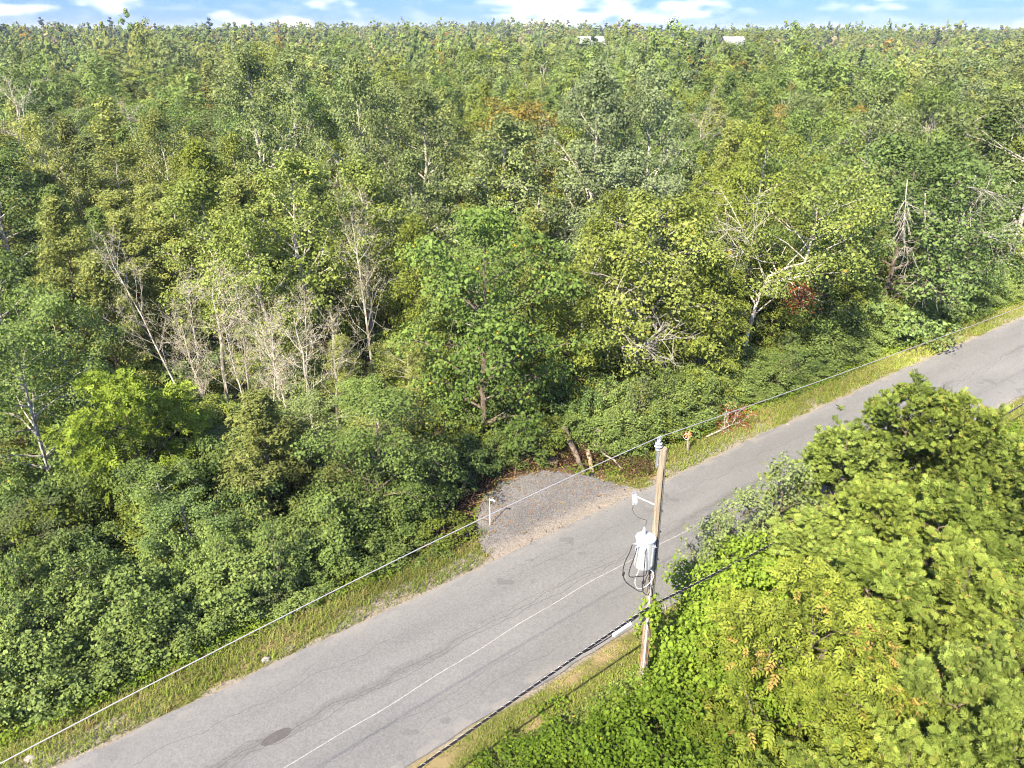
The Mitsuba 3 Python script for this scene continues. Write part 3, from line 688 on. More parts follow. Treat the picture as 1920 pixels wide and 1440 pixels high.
NAMES = {'maple': ('maple_tree', 'tree', 'trees standing alone in look'), 'cotton': ('cottonwood_tree', 'tree', ''), 'broad': ('leafy_tree', 'tree', 'leafy trees of the forest'),
    'aspen': ('poplar_tree', 'tree', 'poplars and aspens of the forest'), 'cedar': ('cedar_tree', 'tree', 'cedars of the forest'), 'spruce': ('spruce_tree', 'tree', 'spruces of the forest'),
    'sapling': ('ash_sapling', 'tree', ''), 'dead': ('dead_tree', 'dead tree', 'dead trees and snags'), 'deadpart': ('birch_tree', 'tree', ''), 'cedar_near': ('cedar_tree', 'tree', 'cedars on the near side of the road'),
    'ash': ('ash_tree', 'tree', ''), 'vine': ('vine_thicket', 'thicket', 'leafy thickets on the near side of the road'), 'sparse': ('poplar_sapling', 'sapling', 'thin poplar saplings by the road'), 'shrub': ('roadside_shrub', 'shrub', 'shrubs along the far verge')}
KIND_OF_NAME = {}
def keyed(kind, col, x, y, h, w, label, bark=None, **kw):
    nm, cat, grp = NAMES[kind]
    key = name_of(nm)
    leaf = {'pale': 'tan', 'tan': 'tan', 'grey': 'tan'}.get(col, col) if kind in ('dead', 'deadpart') else col
    if kind == 'dead' and col == 'grey': bark = 'bark_grey'
    plant(key, kind, leaf, x, y, h, w, bark=bark, **kw)
    tag(key, label, cat, grp or None)
    return key
key_at = []
for i, (kind, col, x, y, h, w, label) in enumerate(KEYED):
    if kind == 'sparse':
        x, y, h, w = x + .30, y - .35, h * 1.3, w * 1.15
    kw = {}
    if 'flecked' in label and kind == 'broad' or 'bushy small' in label or 'big dark green' in label: kw['bark'] = 'bark_dark'
    if kind == 'cotton': kw['rot'] = 0
    if 'leaning snag' in label: kw['tilt'] = (0, -14)
    k = keyed(kind, col, x, y, h, w, label, **kw)
    key_at.append((k, x, y, h, w, label))
THICKET = [(-17.9, 37.2, 8.6, 3.6), (-17.2, 36.0, 7.4, 3.4), (-15.2, 37.0, 8.0, 3.8), (-14.7, 35.3, 6.8, 3.2), (-13.4, 36.6, 7.6, 3.6), (-12.4, 35.2, 7.2, 3.8), (-11.9, 36.9, 7.4, 3.4), (-9.9, 35.6, 6.6, 3.4), (-13.0, 34.2, 6.0, 3.0), (-16.3, 34.7, 6.0, 3.2)]
ORD = ['leftmost', 'second from the left', 'third from the left', 'fourth from the left', 'fifth from the left', 'fifth from the right', 'fourth from the right', 'third from the right', 'second from the right', 'rightmost']
for i, (x, y, h, w) in enumerate(sorted(THICKET, key=lambda q: q[0] / q[1])):
    k = name_of('dead_tree')
    plant(k, 'dead', 'tan', x, y, h, w, tilt=(prng.uniform(-7, 7), prng.uniform(-9, 7)))
    tag(k, f'slim bare pale birch of the dead thicket, {ORD[i]} of its ten', 'dead tree', 'slim bare birches of the dead thicket')
    key_at.append((k, x, y, h, w, 'thicket stem'))
find = lambda words: next(k for k, *_, l in key_at if words in l)

SHRUBS = [(-3.2, 23.6, 2.3, 3.4, 'shrub at the lower left corner of the far verge'), (.4, 24.2, 2.6, 3.6, 'rounded dark shrub in the far verge across from the tar patch'),
    (4.4, 24.0, 2.3, 3.4, 'shrub with pale leaf tips in the far verge past the tar patch'), (8.2, 24.2, 2.4, 3.2, 'dark shrub in the far verge midway to the gravel pad'),
    (10.9, 24.3, 2.1, 2.8, 'leafy shrub at the near end of the gravel pad'), (24.3, 23.7, 1.9, 3.0, 'green shrub between the gravel pad and the ribboned stake'),
    (26.8, 23.6, 2.0, 2.8, 'green shrub directly behind the ribboned stake'), (31.2, 24.0, 2.5, 3.4, 'dark shrub behind the red brown branch heap'),
    (37.2, 23.5, 1.4, 3.0, 'dark shrub in the verge below the forked cottonwood'), (43.5, 23.6, 2.3, 4.0, 'rounded dark shrub in the verge below the big dark tree'), (51.0, 23.2, 2.2, 4.2, 'farthest rounded dark shrub along the verge')]
for s_, n_, h_, w_, lab in SHRUBS:
    x_, y_ = xy(s_, n_ + float(bend(s_)))
    k = name_of('roadside_shrub')
    plant(k, 'shrub', 'shrub', x_, y_, h_, w_)
    tag(k, lab, 'shrub', 'shrubs along the far verge')
    key_at.append((k, x_, y_, h_, w_, lab))
# bushy growth that fills the space between shrubs: too dense to count
def stuff_copies(base, rows):
    for i, (kind, col, x, y, h, w) in enumerate(rows):
        plant(f'{base}__{i + 1:04d}', kind, col, x, y, h, w)
rows = []
for n0, dn, h0 in ((23.25, .35, 1.15), (24.4, .4, 1.9), (25.7, .5, 2.3)):
    s_ = -9.
    while s_ < 82:
        n_ = n0 + prng.uniform(-dn, dn) + float(bend(s_))
        if shapely.distance(PAD, shapely.Point(s_, n_)) > (1.1 if 13 < s_ < 24 else .5) and not (14.5 < s_ < 23 and n_ < 25.2):
            x_, y_ = xy(s_, n_)
            rows.append(('shrub', 'shrub' if prng.random() < .62 else prng.choice(['mid', 'mid', 'dark', 'yellow']), x_, y_, h0 * prng.uniform(.6, 1.35) * (.55 if 33 < s_ < 40 else 1), prng.uniform(1.9, 3.3)))
            if prng.random() < .22:
                rows.append(('sparse', prng.choice(['shrub', 'mid', 'greyg']), x_ + prng.uniform(-.6, .6), y_ + prng.uniform(-.4, .6), prng.uniform(2.2, 4.0), prng.uniform(1.4, 2.4)))
        s_ += prng.uniform(1.3, 1.9)
stuff_copies('roadside_thicket', rows)
tag('roadside_thicket', 'dense dark green thicket along the far verge', 'thicket', kind='stuff')

# ------------------------------------------------------------------ the forest between and beyond them
frng = np.random.default_rng(77)
def jitter_ring(r0, r1, a, margin=41):
    y0, y1, x1 = 8, r1, r1 * math.tan(math.radians(margin))
    X, Y = np.meshgrid(np.arange(-x1, x1, a), np.arange(y0, y1, a), indexing='ij')
    X = X + frng.uniform(-.42, .42, X.shape) * a; Y = Y + frng.uniform(-.42, .42, Y.shape) * a
    X, Y = X.ravel(), Y.ravel()
    r = np.hypot(X, Y)
    s, n = sn(X, Y)
    ok = (r >= r0) & (r < r1) & (np.abs(np.degrees(np.arctan2(X, Y))) < margin)
    left = ok & (n - bend(s) > 26.5)
    right = ok & (n - bend(s) < 10.5) & (r > 36)
    return X, Y, left | right
fill = []
KX = np.array([[k[1], k[2]] for k in key_at]); KW = np.array([k[4] for k in key_at])
KD = np.array(['dead' in k[0] for k in key_at])
for r0, r1, a in ((20, 75, 3.3), (75, 140, 3.7), (140, 260, 5.3), (260, 480, 6.9), (480, 900, 10.5), (900, 1700, 21)):
    X, Y, ok = jitter_ring(r0, r1, a)
    for x, y in zip(X[ok], Y[ok]):
        dk = np.hypot(KX[:, 0] - x, KX[:, 1] - y)
        if (dk < np.where(KD, 1.7, .36 * KW + 1.)).any():
            continue
        if any((bx - x) ** 2 + (by - y) ** 2 < 90 or (abs(x - bx * y / by) < 4 and by - 16 < y < by) for bx, by, *_ in BARNS):
            continue
        fill.append((math.hypot(x, y), x, y))
fill.sort()
big = lambda x, y, k, sd: float(meshkit.fbm(np.array([[x / k, y / k, 0.]]), 2, sd)[0])
def pick(r, x, y, n):
    """(kind, colour, height, width) of a filling tree, by where it stands: cedar stands, poplar groves, mixed leafy wood."""
    u = prng.random()
    az = x / max(y, 1)
    stand, grove, tone = big(x, y, 38, 21), big(x, y, 30, 22), big(x, y, 55, 23)
    if stand > .56 or (az < -.30 and 50 < r < 120 and u < .5):
        kind = 'cedar'
        col = prng.choice(['olive', 'olive', 'yellow', 'olive', 'mid'] if az < .1 else ['yellow', 'yellow', 'mid', 'olive'])
    elif grove > .57:
        kind, col = 'aspen', prng.choice(['grey', 'blue', 'lime', 'bright', 'grey'])
    else:
        kind = 'broad' if u < .8 else 'cedar'
        col = prng.choice(['mid', 'dark', 'mid', 'olive', 'bright', 'yellow', 'grey'] if tone < .5 else ['mid', 'bright', 'grey', 'yellow', 'lime', 'mid', 'dark'])
    if r > 75:
        pal = ['mid', 'olive', 'grey', 'olive', 'dark', 'mid', 'dark', 'yellow']
        if prng.random() < .55: col = pal[int(min(.999, max(0, (big(x, y, 60 if r < 260 else 110, 31) - .28) / .44)) * 8)]
    v = prng.random()
    if r > 70 and v < .030: kind, col = 'dead', 'tan'
    elif r > 90 and .03 < v < .055 and az > -.1: kind, col = 'spruce', 'spruce'
    elif r > 520 and v < .16: kind, col = 'spruce', 'spruce'
    elif r > 110 and v > .975: col = prng.choice(['orange', 'rust', 'rust'])
    if r > 170 and .22 < az < .42 and r < 330 and v > .75: col = prng.choice(['orange', 'yellow', 'rust', 'yellow'])
    if 120 < r < 260 and -.22 < az < .04 and v > .72: col = prng.choice(['lime', 'bright', 'lime'])
    h = {'broad': 9.2, 'aspen': 11., 'cedar': 8.2, 'spruce': 11., 'dead': 9.5}[kind] * prng.uniform(.72, 1.25) * (.85 + .4 * big(x, y, 45, 24))
    tall = r > 58 and prng.random() < (.16 if r < 230 else .09)
    if r > 58: h *= prng.uniform(1.15, 1.35) if tall else prng.uniform(.68, 1.0)
    if abs(n) < 31 and n > 0: h *= .75
    if r < 45: h = min(h, 9.)
    if r > 170: h *= prng.uniform(.85, 1.15) * (.62 + .8 * big(x, y, 60, 37))
    w = h * {'broad': .66, 'aspen': .46, 'cedar': .55, 'spruce': .42, 'dead': .5}[kind] * prng.uniform(.85, 1.25)
    if tall: w *= .82
    if r > 170:
        w *= 1.08
        if col in ('lime', 'bright') and prng.random() < .6: col = prng.choice(['mid', 'olive', 'grey', 'dark'])
    if r < 75:
        # low growth where a taller tree or a snag stands open behind it
        dx, dy = KX[:, 0] - x, KX[:, 1] - y
        ux, uy = x / r, y / r
        al, sd = dx * ux + dy * uy, np.abs(dy * ux - dx * uy)
        if ((al > 0) & (al < 9) & (sd < .42 * KW + 1.)).any():
            h = min(h, prng.uniform(2.6, 4.4)); w = min(w, 3.6)
    return kind, col, h, w
ADJ = {'bright': 'bright green', 'lime': 'pale green', 'mid': 'mid green', 'dark': 'dark green', 'blue': 'blue green', 'grey': 'grey green', 'olive': 'olive brown', 'yellow': 'yellow green', 'rust': 'rusty olive', 'orange': 'orange tinged', 'spruce': 'dark blue green', 'tan': 'bare grey'}
NOUN = {'broad': 'leafy tree', 'aspen': 'poplar', 'cedar': 'cedar', 'spruce': 'spruce', 'dead': 'snag'}
SHORT = {'maple with': 'the big maple', 'white trunked cottonwood': 'the forked cottonwood', 'big dark green tree': 'the big dark tree', 'leftmost of the aspen': 'the leftmost aspen', 'tallest pale green aspen': 'the tallest aspen',
    'right rear of the aspen': 'the rear aspen', 'left one of the pair': 'the left tall poplar', 'right one of the pair': 'the right tall poplar', 'lower blue green': 'the lower blue poplar', 'flecked with yellow': 'the flecked tree',
    'squat olive': 'the squat olive cedar', 'vivid yellow green ash': 'the vivid ash sapling', 'big bleached snag': 'the big bleached snag', 'pinkish snag': 'the pinkish snag', 'rusty olive tree left': 'the rusty olive tree',
    'middle one of three': 'the three dark trees', 'tallest grey green poplar': 'the far right poplar', 'dark blue green spruce spire': 'the spruce spire', 'slender white birch': 'the slender white birch', 'right one of the dead birches': 'the dead birches',
    'dead twiggy grey': 'the dead twiggy treetop', 'middle of the olive cedar stand': 'the olive cedar stand', 'left edge below': 'the left edge tree', 'bushy small tree': 'the bushy tree by the gravel pad', 'pale bare stems': 'the bare stemmed poplar',
    'bare grey snag right': 'the snag by the poplar pair', 'yellow green tree right of the blue': 'the yellow green tree'}
MARKS = [(v, next((x, y) for k, x, y, h, w, l in key_at if a in l)) for a, v in SHORT.items()]
taken = set(l for *_, l in key_at)
def describe(kind, col, h, w, x, y):
    rd = sorted((math.hypot(mx - x, my - y), nm, mx, my) for nm, (mx, my) in MARKS)
    size = '' if 7 < h < 11.5 else ('shrubby ' if h < 4.5 else 'low ' if h <= 7 else 'tall ')
    shape = 'slim ' if w / h < .45 and kind != 'dead' else ('broad ' if w / h > .72 else '')
    head = f'{size}{shape}{ADJ[col]} {NOUN[kind]}'
    opts = []
    for d, nm, mx, my in rd[:4]:
        ux, uy = unit(np.array([mx, my])) if True else 0
        along = (x - mx) * ux + (y - my) * uy
        side = (x - mx) * uy - (y - my) * ux
        dep = 'behind' if along > 0 else 'in front of'
        lr = 'right' if side > 0 else 'left'
        far_ = 'close ' if d < 6 else ('well ' if d > 13 else '')
        if abs(along) > 2 * abs(side): opts.append(f'{head} {far_}{dep} {nm}')
        elif abs(side) > 2 * abs(along): opts.append(f'{head} {far_.replace("well", "farther").replace("close", "just")}{lr} of {nm}')
        else: opts.append(f'{head} {dep} and {lr} of {nm}')
    for a in range(2):
        opts.append(f'{head} between {rd[a][1]} and {rd[a + 1][1]}')
    opts.append(f'{head} nearer {rd[0][1]} than {rd[1][1]}, among smaller growth')
    for o in opts:
        if o not in taken:
            taken.add(o); return o
    return opts[-1]
forest, NAMED = [], 0
for r, x, y in fill:
    s_, n_ = sn(x, y)
    kind, col, h, w = pick(r, x, y, n_)
    px = abs(x / y) < .73
    if n_ > 0 and r < 74 and px and NAMED < 165:
        NAMED += 1
        nm, cat, grp = NAMES[kind]
        k = name_of(nm)
        plant(k, kind, col, x, y, h, w)
        tag(k, describe(kind, col, h, w, x, y), cat, grp)
        continue
    if r < 78: kk = kind
    elif r < 142: kk = 'm_' + kind
    elif r < 310: kk = {'broad': 'f_broad', 'aspen': 'f_broad', 'cedar': 'f_cedar', 'spruce': 'f_spruce', 'dead': 'm_dead'}[kind]
    else:
        kk = {'broad': 'h_broad', 'aspen': 'h_broad', 'cedar': 'h_cedar', 'spruce': 'h_spruce', 'dead': 'h_broad'}[kind]
        if r > 900: h, w = h * 1.15, w * 2.0
        elif r > 480: w = w * 1.25
    forest.append((kk, col, x, y, h, w))
for bx, by, bw, _ in BARNS:
    for t_, d_ in ((-.6, 9), (.1, 8), (.7, 10), (-.2, 13), (.45, 14), (1.2, 12)):
        x, y = bx * (1 - d_ / by) + t_ * bw * .6, by - d_
        forest.append(('f_broad', prng.choice(['mid', 'dark', 'grey']), x, y, 16.0 - gz(x, y) + prng.uniform(-.8, .2), 6.))
stuff_copies('forest', forest)
tag('forest', 'mixed late summer forest running to the horizon', 'forest', kind='stuff')

# low growth on the forest floor
rows = []
for q in range(46):
    s_, n_ = prng.uniform(-6, 8), prng.uniform(26.5, 37)
    x, y = xy(s_, n_)
    rows.append(('shrub', prng.choice(['mid', 'dark', 'shrub', 'yellow']), x, y, prng.uniform(1.6, 3.2), prng.uniform(2.4, 3.6)))
X, Y, ok = jitter_ring(20, 74, 1.7)
for x, y in zip(X[ok], Y[ok]):
    s_, n_ = sn(x, y)
    if n_ > 25 and not (14 < s_ < 23 and n_ < 25.4) and prng.random() < .76:
        rows.append(('bush', prng.choice(['mid', 'dark', 'yellow', 'shrub']), x, y, prng.uniform(.8, 2.1), prng.uniform(1.6, 2.6)))
for q in range(150):
    s_, n_ = prng.uniform(9, 42), prng.uniform(2, 12.6)
    if n_ > 9.4 and s_ < 15: continue
    x, y = xy(s_, n_)
    rows.append(('bush', prng.choice(['vine', 'mid', 'yellow']), x, y, prng.uniform(.6, 1.4), prng.uniform(1.4, 2.4)))
stuff_copies('undergrowth', rows)
tag('undergrowth', 'low leafy undergrowth on the forest floor', 'undergrowth', kind='stuff')

# ------------------------------------------------------------------ grass and weeds of the verges, leaf litter, dead brush
def blades(seed, s, n, hh, wd):
    g = np.random.default_rng(seed)
    p = xy(s, n)
    k = len(s)
    b = np.c_[p, ground_z(p[:, 0], p[:, 1]) - .02]
    az = g.uniform(0, 2 * np.pi, k)
    lean = g.uniform(.2, .9, k)[:, None] * np.c_[np.cos(az), np.sin(az), 0 * az] * hh[:, None]
    sd = np.c_[-np.sin(az), np.cos(az), 0 * az] * wd[:, None] * .5
    m = b + lean * .35 + np.c_[0 * az, 0 * az, hh * .6]
    tip = b + lean + np.c_[0 * az, 0 * az, hh * g.uniform(.7, 1, k)]
    V = np.stack([b - sd, b + sd, m + sd * .7, m - sd * .7, tip], 1).reshape(-1, 3)
    i = np.arange(k)[:, None] * 5
    F = np.concatenate([i + [0, 1, 2], i + [0, 2, 3], i + [3, 2, 4]], 1).reshape(-1, 3)
    uv = np.c_[g.random(k), meshkit.noise(np.stack([s * 1.3, n * 1.3, 0 * s], -1), 3)]
    return V, F, np.repeat(uv, 5, 0)
g = np.random.default_rng(3)
def scatter(k, s0, s1, n0, n1, patch=.45, sd=1):
    s = s0 + (s1 - s0) * g.random(k) ** 1.25; n = g.uniform(n0, n1, k)
    keep = meshkit.fbm(np.stack([s * .9, n * 1.6, 0 * s], -1), 3, sd) > patch - .25 * g.random(k)
    keep &= shapely.distance(PAD, shapely.points(s, n)) > .08
    keep &= ~((n > 21.6) & (n < 22.8) & (((s > 12.7) & (s < 14.3)) | ((s > 20.8) & (s < 22.2))))
    s, n = s[keep], n[keep]
    return s, n + bend(s)
s, n = scatter(44000, -9, 80, 19.75, 22.6, .40, 2)
edge = sstep(19.7, 21.3, n - bend(s))
m_ = blades(1, s, n, (.05 + .26 * edge) * g.uniform(.6, 1.4, len(s)), g.uniform(.012, .03, len(s)))
add('verge_grass', m_[:2], 'leaf_straw', 'dry straw coloured grass along the far verge', 'grass', kind='stuff', uv=m_[2])
s, n = scatter(62000, -9, 80, 19.9, 23.0, .46, 8)
m_ = blades(2, s, n, .10 + .28 * g.random(len(s)), g.uniform(.015, .035, len(s)))
add('verge_grass_green', m_[:2], 'leaf_grassy', 'green grass between the dry verge and the thicket', 'grass', kind='stuff', uv=m_[2])
s, n = scatter(26000, 4, 17, 8.4, 13.45, .42, 5)
m_ = blades(4, s, n, .10 + .30 * g.random(len(s)) * sstep(13.5, 11.5, n), g.uniform(.014, .03, len(s)))
add('bank_grass', m_[:2], 'leaf_grassy', 'green and tan grass on the bank below the utility pole', 'grass', kind='stuff', uv=m_[2])
s, n = scatter(9000, 17, 60, 11.0, 13.5, .35, 6)
m_ = blades(5, s, n, .10 + .3 * g.random(len(s)), g.uniform(.02, .04, len(s)))
add('bank_grass_far', m_[:2], 'leaf_grassy', 'strip of green grass on the near road edge', 'grass', kind='stuff', uv=m_[2])

def weeds(s, n, hmax, L, seed):
    q = np.random.default_rng(seed)
    p = xy(s, n)
    k = len(s)
    c = np.c_[p, ground_z(p[:, 0], p[:, 1]) + hmax * q.random(k) ** 1.4]
    return leaf_mesh(c, unit(q.normal(0, .55, (k, 3)) + [0, 0, 1.]), q.normal(0, 1, (k, 3)), L * q.uniform(.6, 1.3, k), L * .75 * q.uniform(.6, 1.3, k), np.c_[q.random(k), meshkit.noise(np.stack([s, n, 0 * s], -1), 4)], .1)
s, n = scatter(42000, -9, 80, 21.5, 23.4, .52, 12)
m_ = weeds(s, n, .55, .12, 5)
add('verge_weeds', m_[:2], 'leaf_vine', 'leafy weeds at the foot of the roadside thicket', 'weeds', kind='stuff', uv=m_[2])
s, n = scatter(16000, 4, 17, 8.0, 12.2, .55, 13)
m_ = weeds(s, n, .45, .10, 6)
add('bank_weeds', m_[:2], 'leaf_mid', 'leafy weeds on the bank below the utility pole', 'weeds', kind='stuff', uv=m_[2])

s = g.uniform(13.8, 22, 520); n = 20.3 + 4 * g.random(520) ** .7
ok = shapely.contains(PAD, shapely.points(s, n)); s, n = s[ok], n[ok]
p = xy(s, n); z = ground_z(p[:, 0], p[:, 1]) + .17
m_ = leaf_mesh(np.c_[p, z], unit(g.normal(0, .3, (len(s), 3)) + [0, 0, 1.]), g.normal(0, 1, (len(s), 3)), g.uniform(.06, .14, len(s)), g.uniform(.05, .11, len(s)), g.random((len(s), 2)), .3)
add('leaf_litter', m_[:2], 'leaf_litter', 'yellow and orange fallen leaves on the gravel pad', 'fallen leaves', kind='stuff', uv=m_[2])

# loose stones on and around the pad, weeds creeping over its edge
ico = trimesh.creation.icosphere(subdivisions=0)
k = 1700
s = g.uniform(13.2, 22.6, k); n = g.uniform(19.55, 24.6, k)
dd = shapely.distance(PAD.exterior, shapely.points(s, n)) * np.where(shapely.contains(PAD, shapely.points(s, n)), 1, -1)
ok = dd > -.45 * g.random(k) ** 2; s, n, dd = s[ok], n[ok], dd[ok]
p = xy(s, n); k = len(s)
c = np.c_[p, ground_z(p[:, 0], p[:, 1]) + np.where(dd > 0, .05 + .10 * sstep(.2, 1.4, dd) * sstep(19.8, 21.5, n), .02) + .02 + np.where(n < 19.8, .03, 0)]
iv = np.array(ico.vertices)
V = (iv[None] * g.uniform(.6, 1.2, (k, 12, 1)) * (.016 + .04 * g.random(k) ** 4)[:, None, None] * [1, 1, .7] + c[:, None]).reshape(-1, 3)
F = (np.array(ico.faces)[None] + (np.arange(k) * 12)[:, None, None]).reshape(-1, 3)
add('loose_gravel', (V, F), 'pad_stone', 'loose stones scattered over the gravel pad', 'gravel', kind='stuff')
k = 2600
s = g.uniform(13.0, 22.8, k); n = g.uniform(20.2, 24.8, k)
dd = shapely.distance(PAD.exterior, shapely.points(s, n)) * np.where(shapely.contains(PAD, shapely.points(s, n)), 1, -1)
ok = (np.abs(dd) < .38) & (meshkit.noise(np.stack([s * 1.6, n * 1.6, 0 * s], -1), 9) > .45); s, n = s[ok], n[ok]
m_ = weeds(s, n, .30, .09, 17)
m_[0][:, 2] += .08
add('edge_weeds', m_[:2], 'leaf_grassy', 'small weeds creeping over the edge of the gravel pad', 'weeds', kind='stuff', uv=m_[2])

th = g.uniform(-.15, 1.0, 9000) * np.pi
rad_ = 1 + .42 * g.random(9000)
s, n = 17.9 + 4.5 * rad_ * np.cos(th), 21.9 + 2.35 * rad_ * np.sin(th)
ok = shapely.distance(PAD, shapely.points(s, n)) > .12; s, n = s[ok], n[ok]
p = xy(s, n)
m_ = leaf_mesh(np.c_[p, ground_z(p[:, 0], p[:, 1]) + .75 * g.random(len(s)) ** 2.2 * sstep(.1, 1.2, shapely.distance(PAD, shapely.points(s, n)))], unit(g.normal(0, .8, (len(s), 3)) + [0, 0, .6]), g.normal(0, 1, (len(s), 3)), g.uniform(.06, .2, len(s)), g.uniform(.03, .09, len(s)), g.random((len(s), 2)), .2)
add('dead_brush', m_[:2], 'leaf_brown', 'brown withered brush and leaves banked behind the gravel pad', 'dead brush', kind='stuff', uv=m_[2])
ln = []
for _ in range(330):
    k = g.integers(len(s)); a0 = np.array([*xy(s[k], n[k]), 0]); a0[2] = gz(a0[0], a0[1]) + .05
    d = unit(g.normal(0, 1, 3) * [1, 1, .35]) * g.uniform(.3, 1.3)
    e = a0 + d; e[2] = max(gz(e[0], e[1]) + .05, a0[2] + abs(d[2]))
    ln.append((np.array([a0, (a0 + e) / 2 + g.normal(0, .05, 3), e]), np.array([.016, .012, .005]) * g.uniform(.5, 1.2)))
add('brush_sticks', tubes(ln, 4), 'bark_red', 'thin broken sticks lying in the brown brush', 'sticks', kind='stuff')

# ------------------------------------------------------------------ logs, stones, the branch heap
def log(pts, r0, r1, bsdf, label, cat='log', cut=True, bend_=.04, seed=0):
    q = np.random.default_rng(seed)
    a, b = np.array(pts[0], float), np.array(pts[1], float)
    a[2] += gz(a[0], a[1]); b[2] += gz(b[0], b[1])
    L = np.linalg.norm(b - a)
    p = np.array([a + (b - a) * t for t in np.linspace(0, 1, 6)]) + q.normal(0, bend_ * .4, (6, 3)) * L ** .5
    k = name_of('log' if cat == 'log' else 'fallen_branch')
    add(k + '__bark', tubes([(p, np.linspace(r0, r1, 6) * q.uniform(.92, 1.08, 6))], 10), bsdf, smooth=40)
    d = unit(p[-1] - p[-2])
    add(k + '__cut_end', tubes([(np.array([p[-1] - d * .01, p[-1] + d * .012]), np.array([r1 * .86, r1 * .82]))], 10), 'cut_wood')
    if cat != 'log':
        tw = []
        for _ in range(7):
            u = q.uniform(.3, .95); st = a + (b - a) * u
            tw.append((np.array([st, st + unit(d + q.normal(0, .7, 3) * [1, 1, .5]) * L * q.uniform(.15, .4)]), np.array([r1 * .7, .005])))
        add(k + '__twig', tubes(tw, 4), bsdf)
    tag(k, label, cat, 'logs and branches behind the gravel pad')
log([(2.75, 33.0, 1.3), (3.75, 30.95, .12)], .15, .12, 'bark_dark', 'weathered leaning log behind the gravel pad', seed=1)
log([(3.95, 32.1, .70), (4.15, 31.35, .12)], .12, .11, 'tan_wood', 'short barkless tan log beside the leaning log', seed=2)
log([(4.2, 32.6, .7), (5.9, 30.9, .10)], .045, .03, 'old_wood', 'grey fallen branch pointing at the pipe end', 'branch', seed=3)
log([(3.6, 33.6, 1.2), (5.2, 33.1, 1.0)], .05, .04, 'old_wood', 'pale fallen branch lying level above the tan log', 'branch', seed=4)
log([(.2, 31.7, .2), (2.0, 32.7, 1.3)], .035, .02, 'old_wood', 'thin upright branch at the back of the gravel pad', 'branch', seed=5)
log([(-3.1, 27.1, .5), (-2.1, 28.6, 1.0)], .03, .02, 'old_wood', 'thin bare branch in the brown brush near the white stake', 'branch', seed=6)

def stone(x, y, r, label, seed, key='stone', bsdf='stone'):
    m = trimesh.creation.icosphere(subdivisions=3, radius=1)
    v = np.array(m.vertices)
    v *= (1 + .5 * (meshkit.fbm(v * 1.3 + seed * 7, 3, seed) - .5))[:, None] * np.array([1.2, .9, .62]) * r
    k = name_of(key)
    add(k, (v + [x, y, gz(x, y) + r * .25], np.array(m.faces)), bsdf, label, 'stone', 'stones on the verge', smooth=40)
stone(-8.72, 18.62, .13, 'pale stone on the far verge near the tar patch', 1)
stone(-14.75, 14.75, .14, 'pale stone on the far verge at the lower left corner', 2)
stone(2.0, 31.7, .34, 'earthy boulder at the back edge of the gravel pad', 3, bsdf='earth_stone')
stone(15.6, 35.6, .09, 'small white stone on the shoulder past the red brown branch heap', 5)

ln, tips = make_dead(91, 2.4, 2.0, limbs=11, up=.5, r0=.045)
R_ = np.array(T().translate([11.0, 34.35, gz(11.3, 34.4) + .22]).rotate([0, 0, 1], -62).rotate([1, 0, 0], -82).matrix)
mv = lambda p: p @ R_[:3, :3].T + R_[:3, 3]
def above(p, h=.03):
    p = np.array(p); p[:, 2] = np.maximum(p[:, 2], ground_z(p[:, 0], p[:, 1]) + h); return p
k = name_of('branch_heap')
add(k + '__branch', tubes([(above(mv(p)), r) for p, r in ln], 5), 'bark_grey')
m_ = tip_leaves(92, above(mv(tips)), 900, .10, .15)
add(k + '__withered_leaves', m_[:2], 'leaf_red', uv=m_[2])
tag(k, 'heap of grey cut branches with red brown withered leaves on the verge', 'branch heap')

# dead limbs and withered leaves that belong to single trees
def dead_limbs(tree, specs, seed, key='dead_limb', bark='bark_grey'):
    q = np.random.default_rng(seed)
    for (x, y, z, dx, dy, dz, n_) in specs:
        ln = []
        a0 = np.array([x, y, z], float); d = np.array([dx, dy, dz], float)
        ln.append((np.array([a0 - d * .35 + [0, 0, .2], a0, a0 + d * .5 + [0, 0, .12], a0 + d + [0, 0, -.05]]), np.array([.035, .032, .024, .010])))
        for _ in range(n_):
            u = q.uniform(.05, .95); st = a0 + d * u + [0, 0, .1 * math.sin(3 * u)]
            dv = unit(d / np.linalg.norm(d) + q.normal(0, .8, 3)) * np.linalg.norm(d) * q.uniform(.3, .75)
            en = st + dv - [0, 0, .15]
            ln.append((np.array([st, st + dv * .5 + [0, 0, .05], en]), np.array([.020, .014, .005])))
            for _ in range(3):
                w_ = q.uniform(.3, 1); s2 = st * (1 - w_) + en * w_
                ln.append((np.array([s2, s2 + unit(dv + q.normal(0, .5, 3) * np.linalg.norm(dv)) * np.linalg.norm(dv) * .45]), np.array([.010, .004])))
        add(tree + '__' + key, tubes(ln, 4), bark)
bigdark = find('big dark green tree hung')
dead_limbs(bigdark, [(24.95, 46.2, 10.6, .25, -.3, -2.3, 20), (27.3, 47.9, 9.5, .4, -.3, -2.1, 15), (25.6, 46.4, 7.7, .9, .3, -1.7, 16), (27.7, 47.5, 5.4, 2.6, 1.5, -2.4, 22)], 1)
dead_limbs(find('fan of dead twigs over'), [(32.6, 51.1, 7.4, 3.6, 1.4, -1.6, 24), (31.8, 51.2, 10.2, 3.2, 1.6, -.8, 16)], 2)
dead_limbs(find('rounded crown and bare lower'), [(6.9, 36.5, 4.4, 2.6, .8, .2, 14), (6.9, 36.5, 4.1, 1.5, .6, 1.2, 12), (6.7, 36.1, 4.7, 1.8, .6, -1.2, 9)], 3)
ct = find('white trunked cottonwood')
dead_limbs(ct, [(15.5, 42.9, 6.6, -2.6, -2.0, 3.6, 18), (15.2, 42.6, 7.4, -3.4, -2.4, 1.6, 12)], 4, bark='bark_pale')
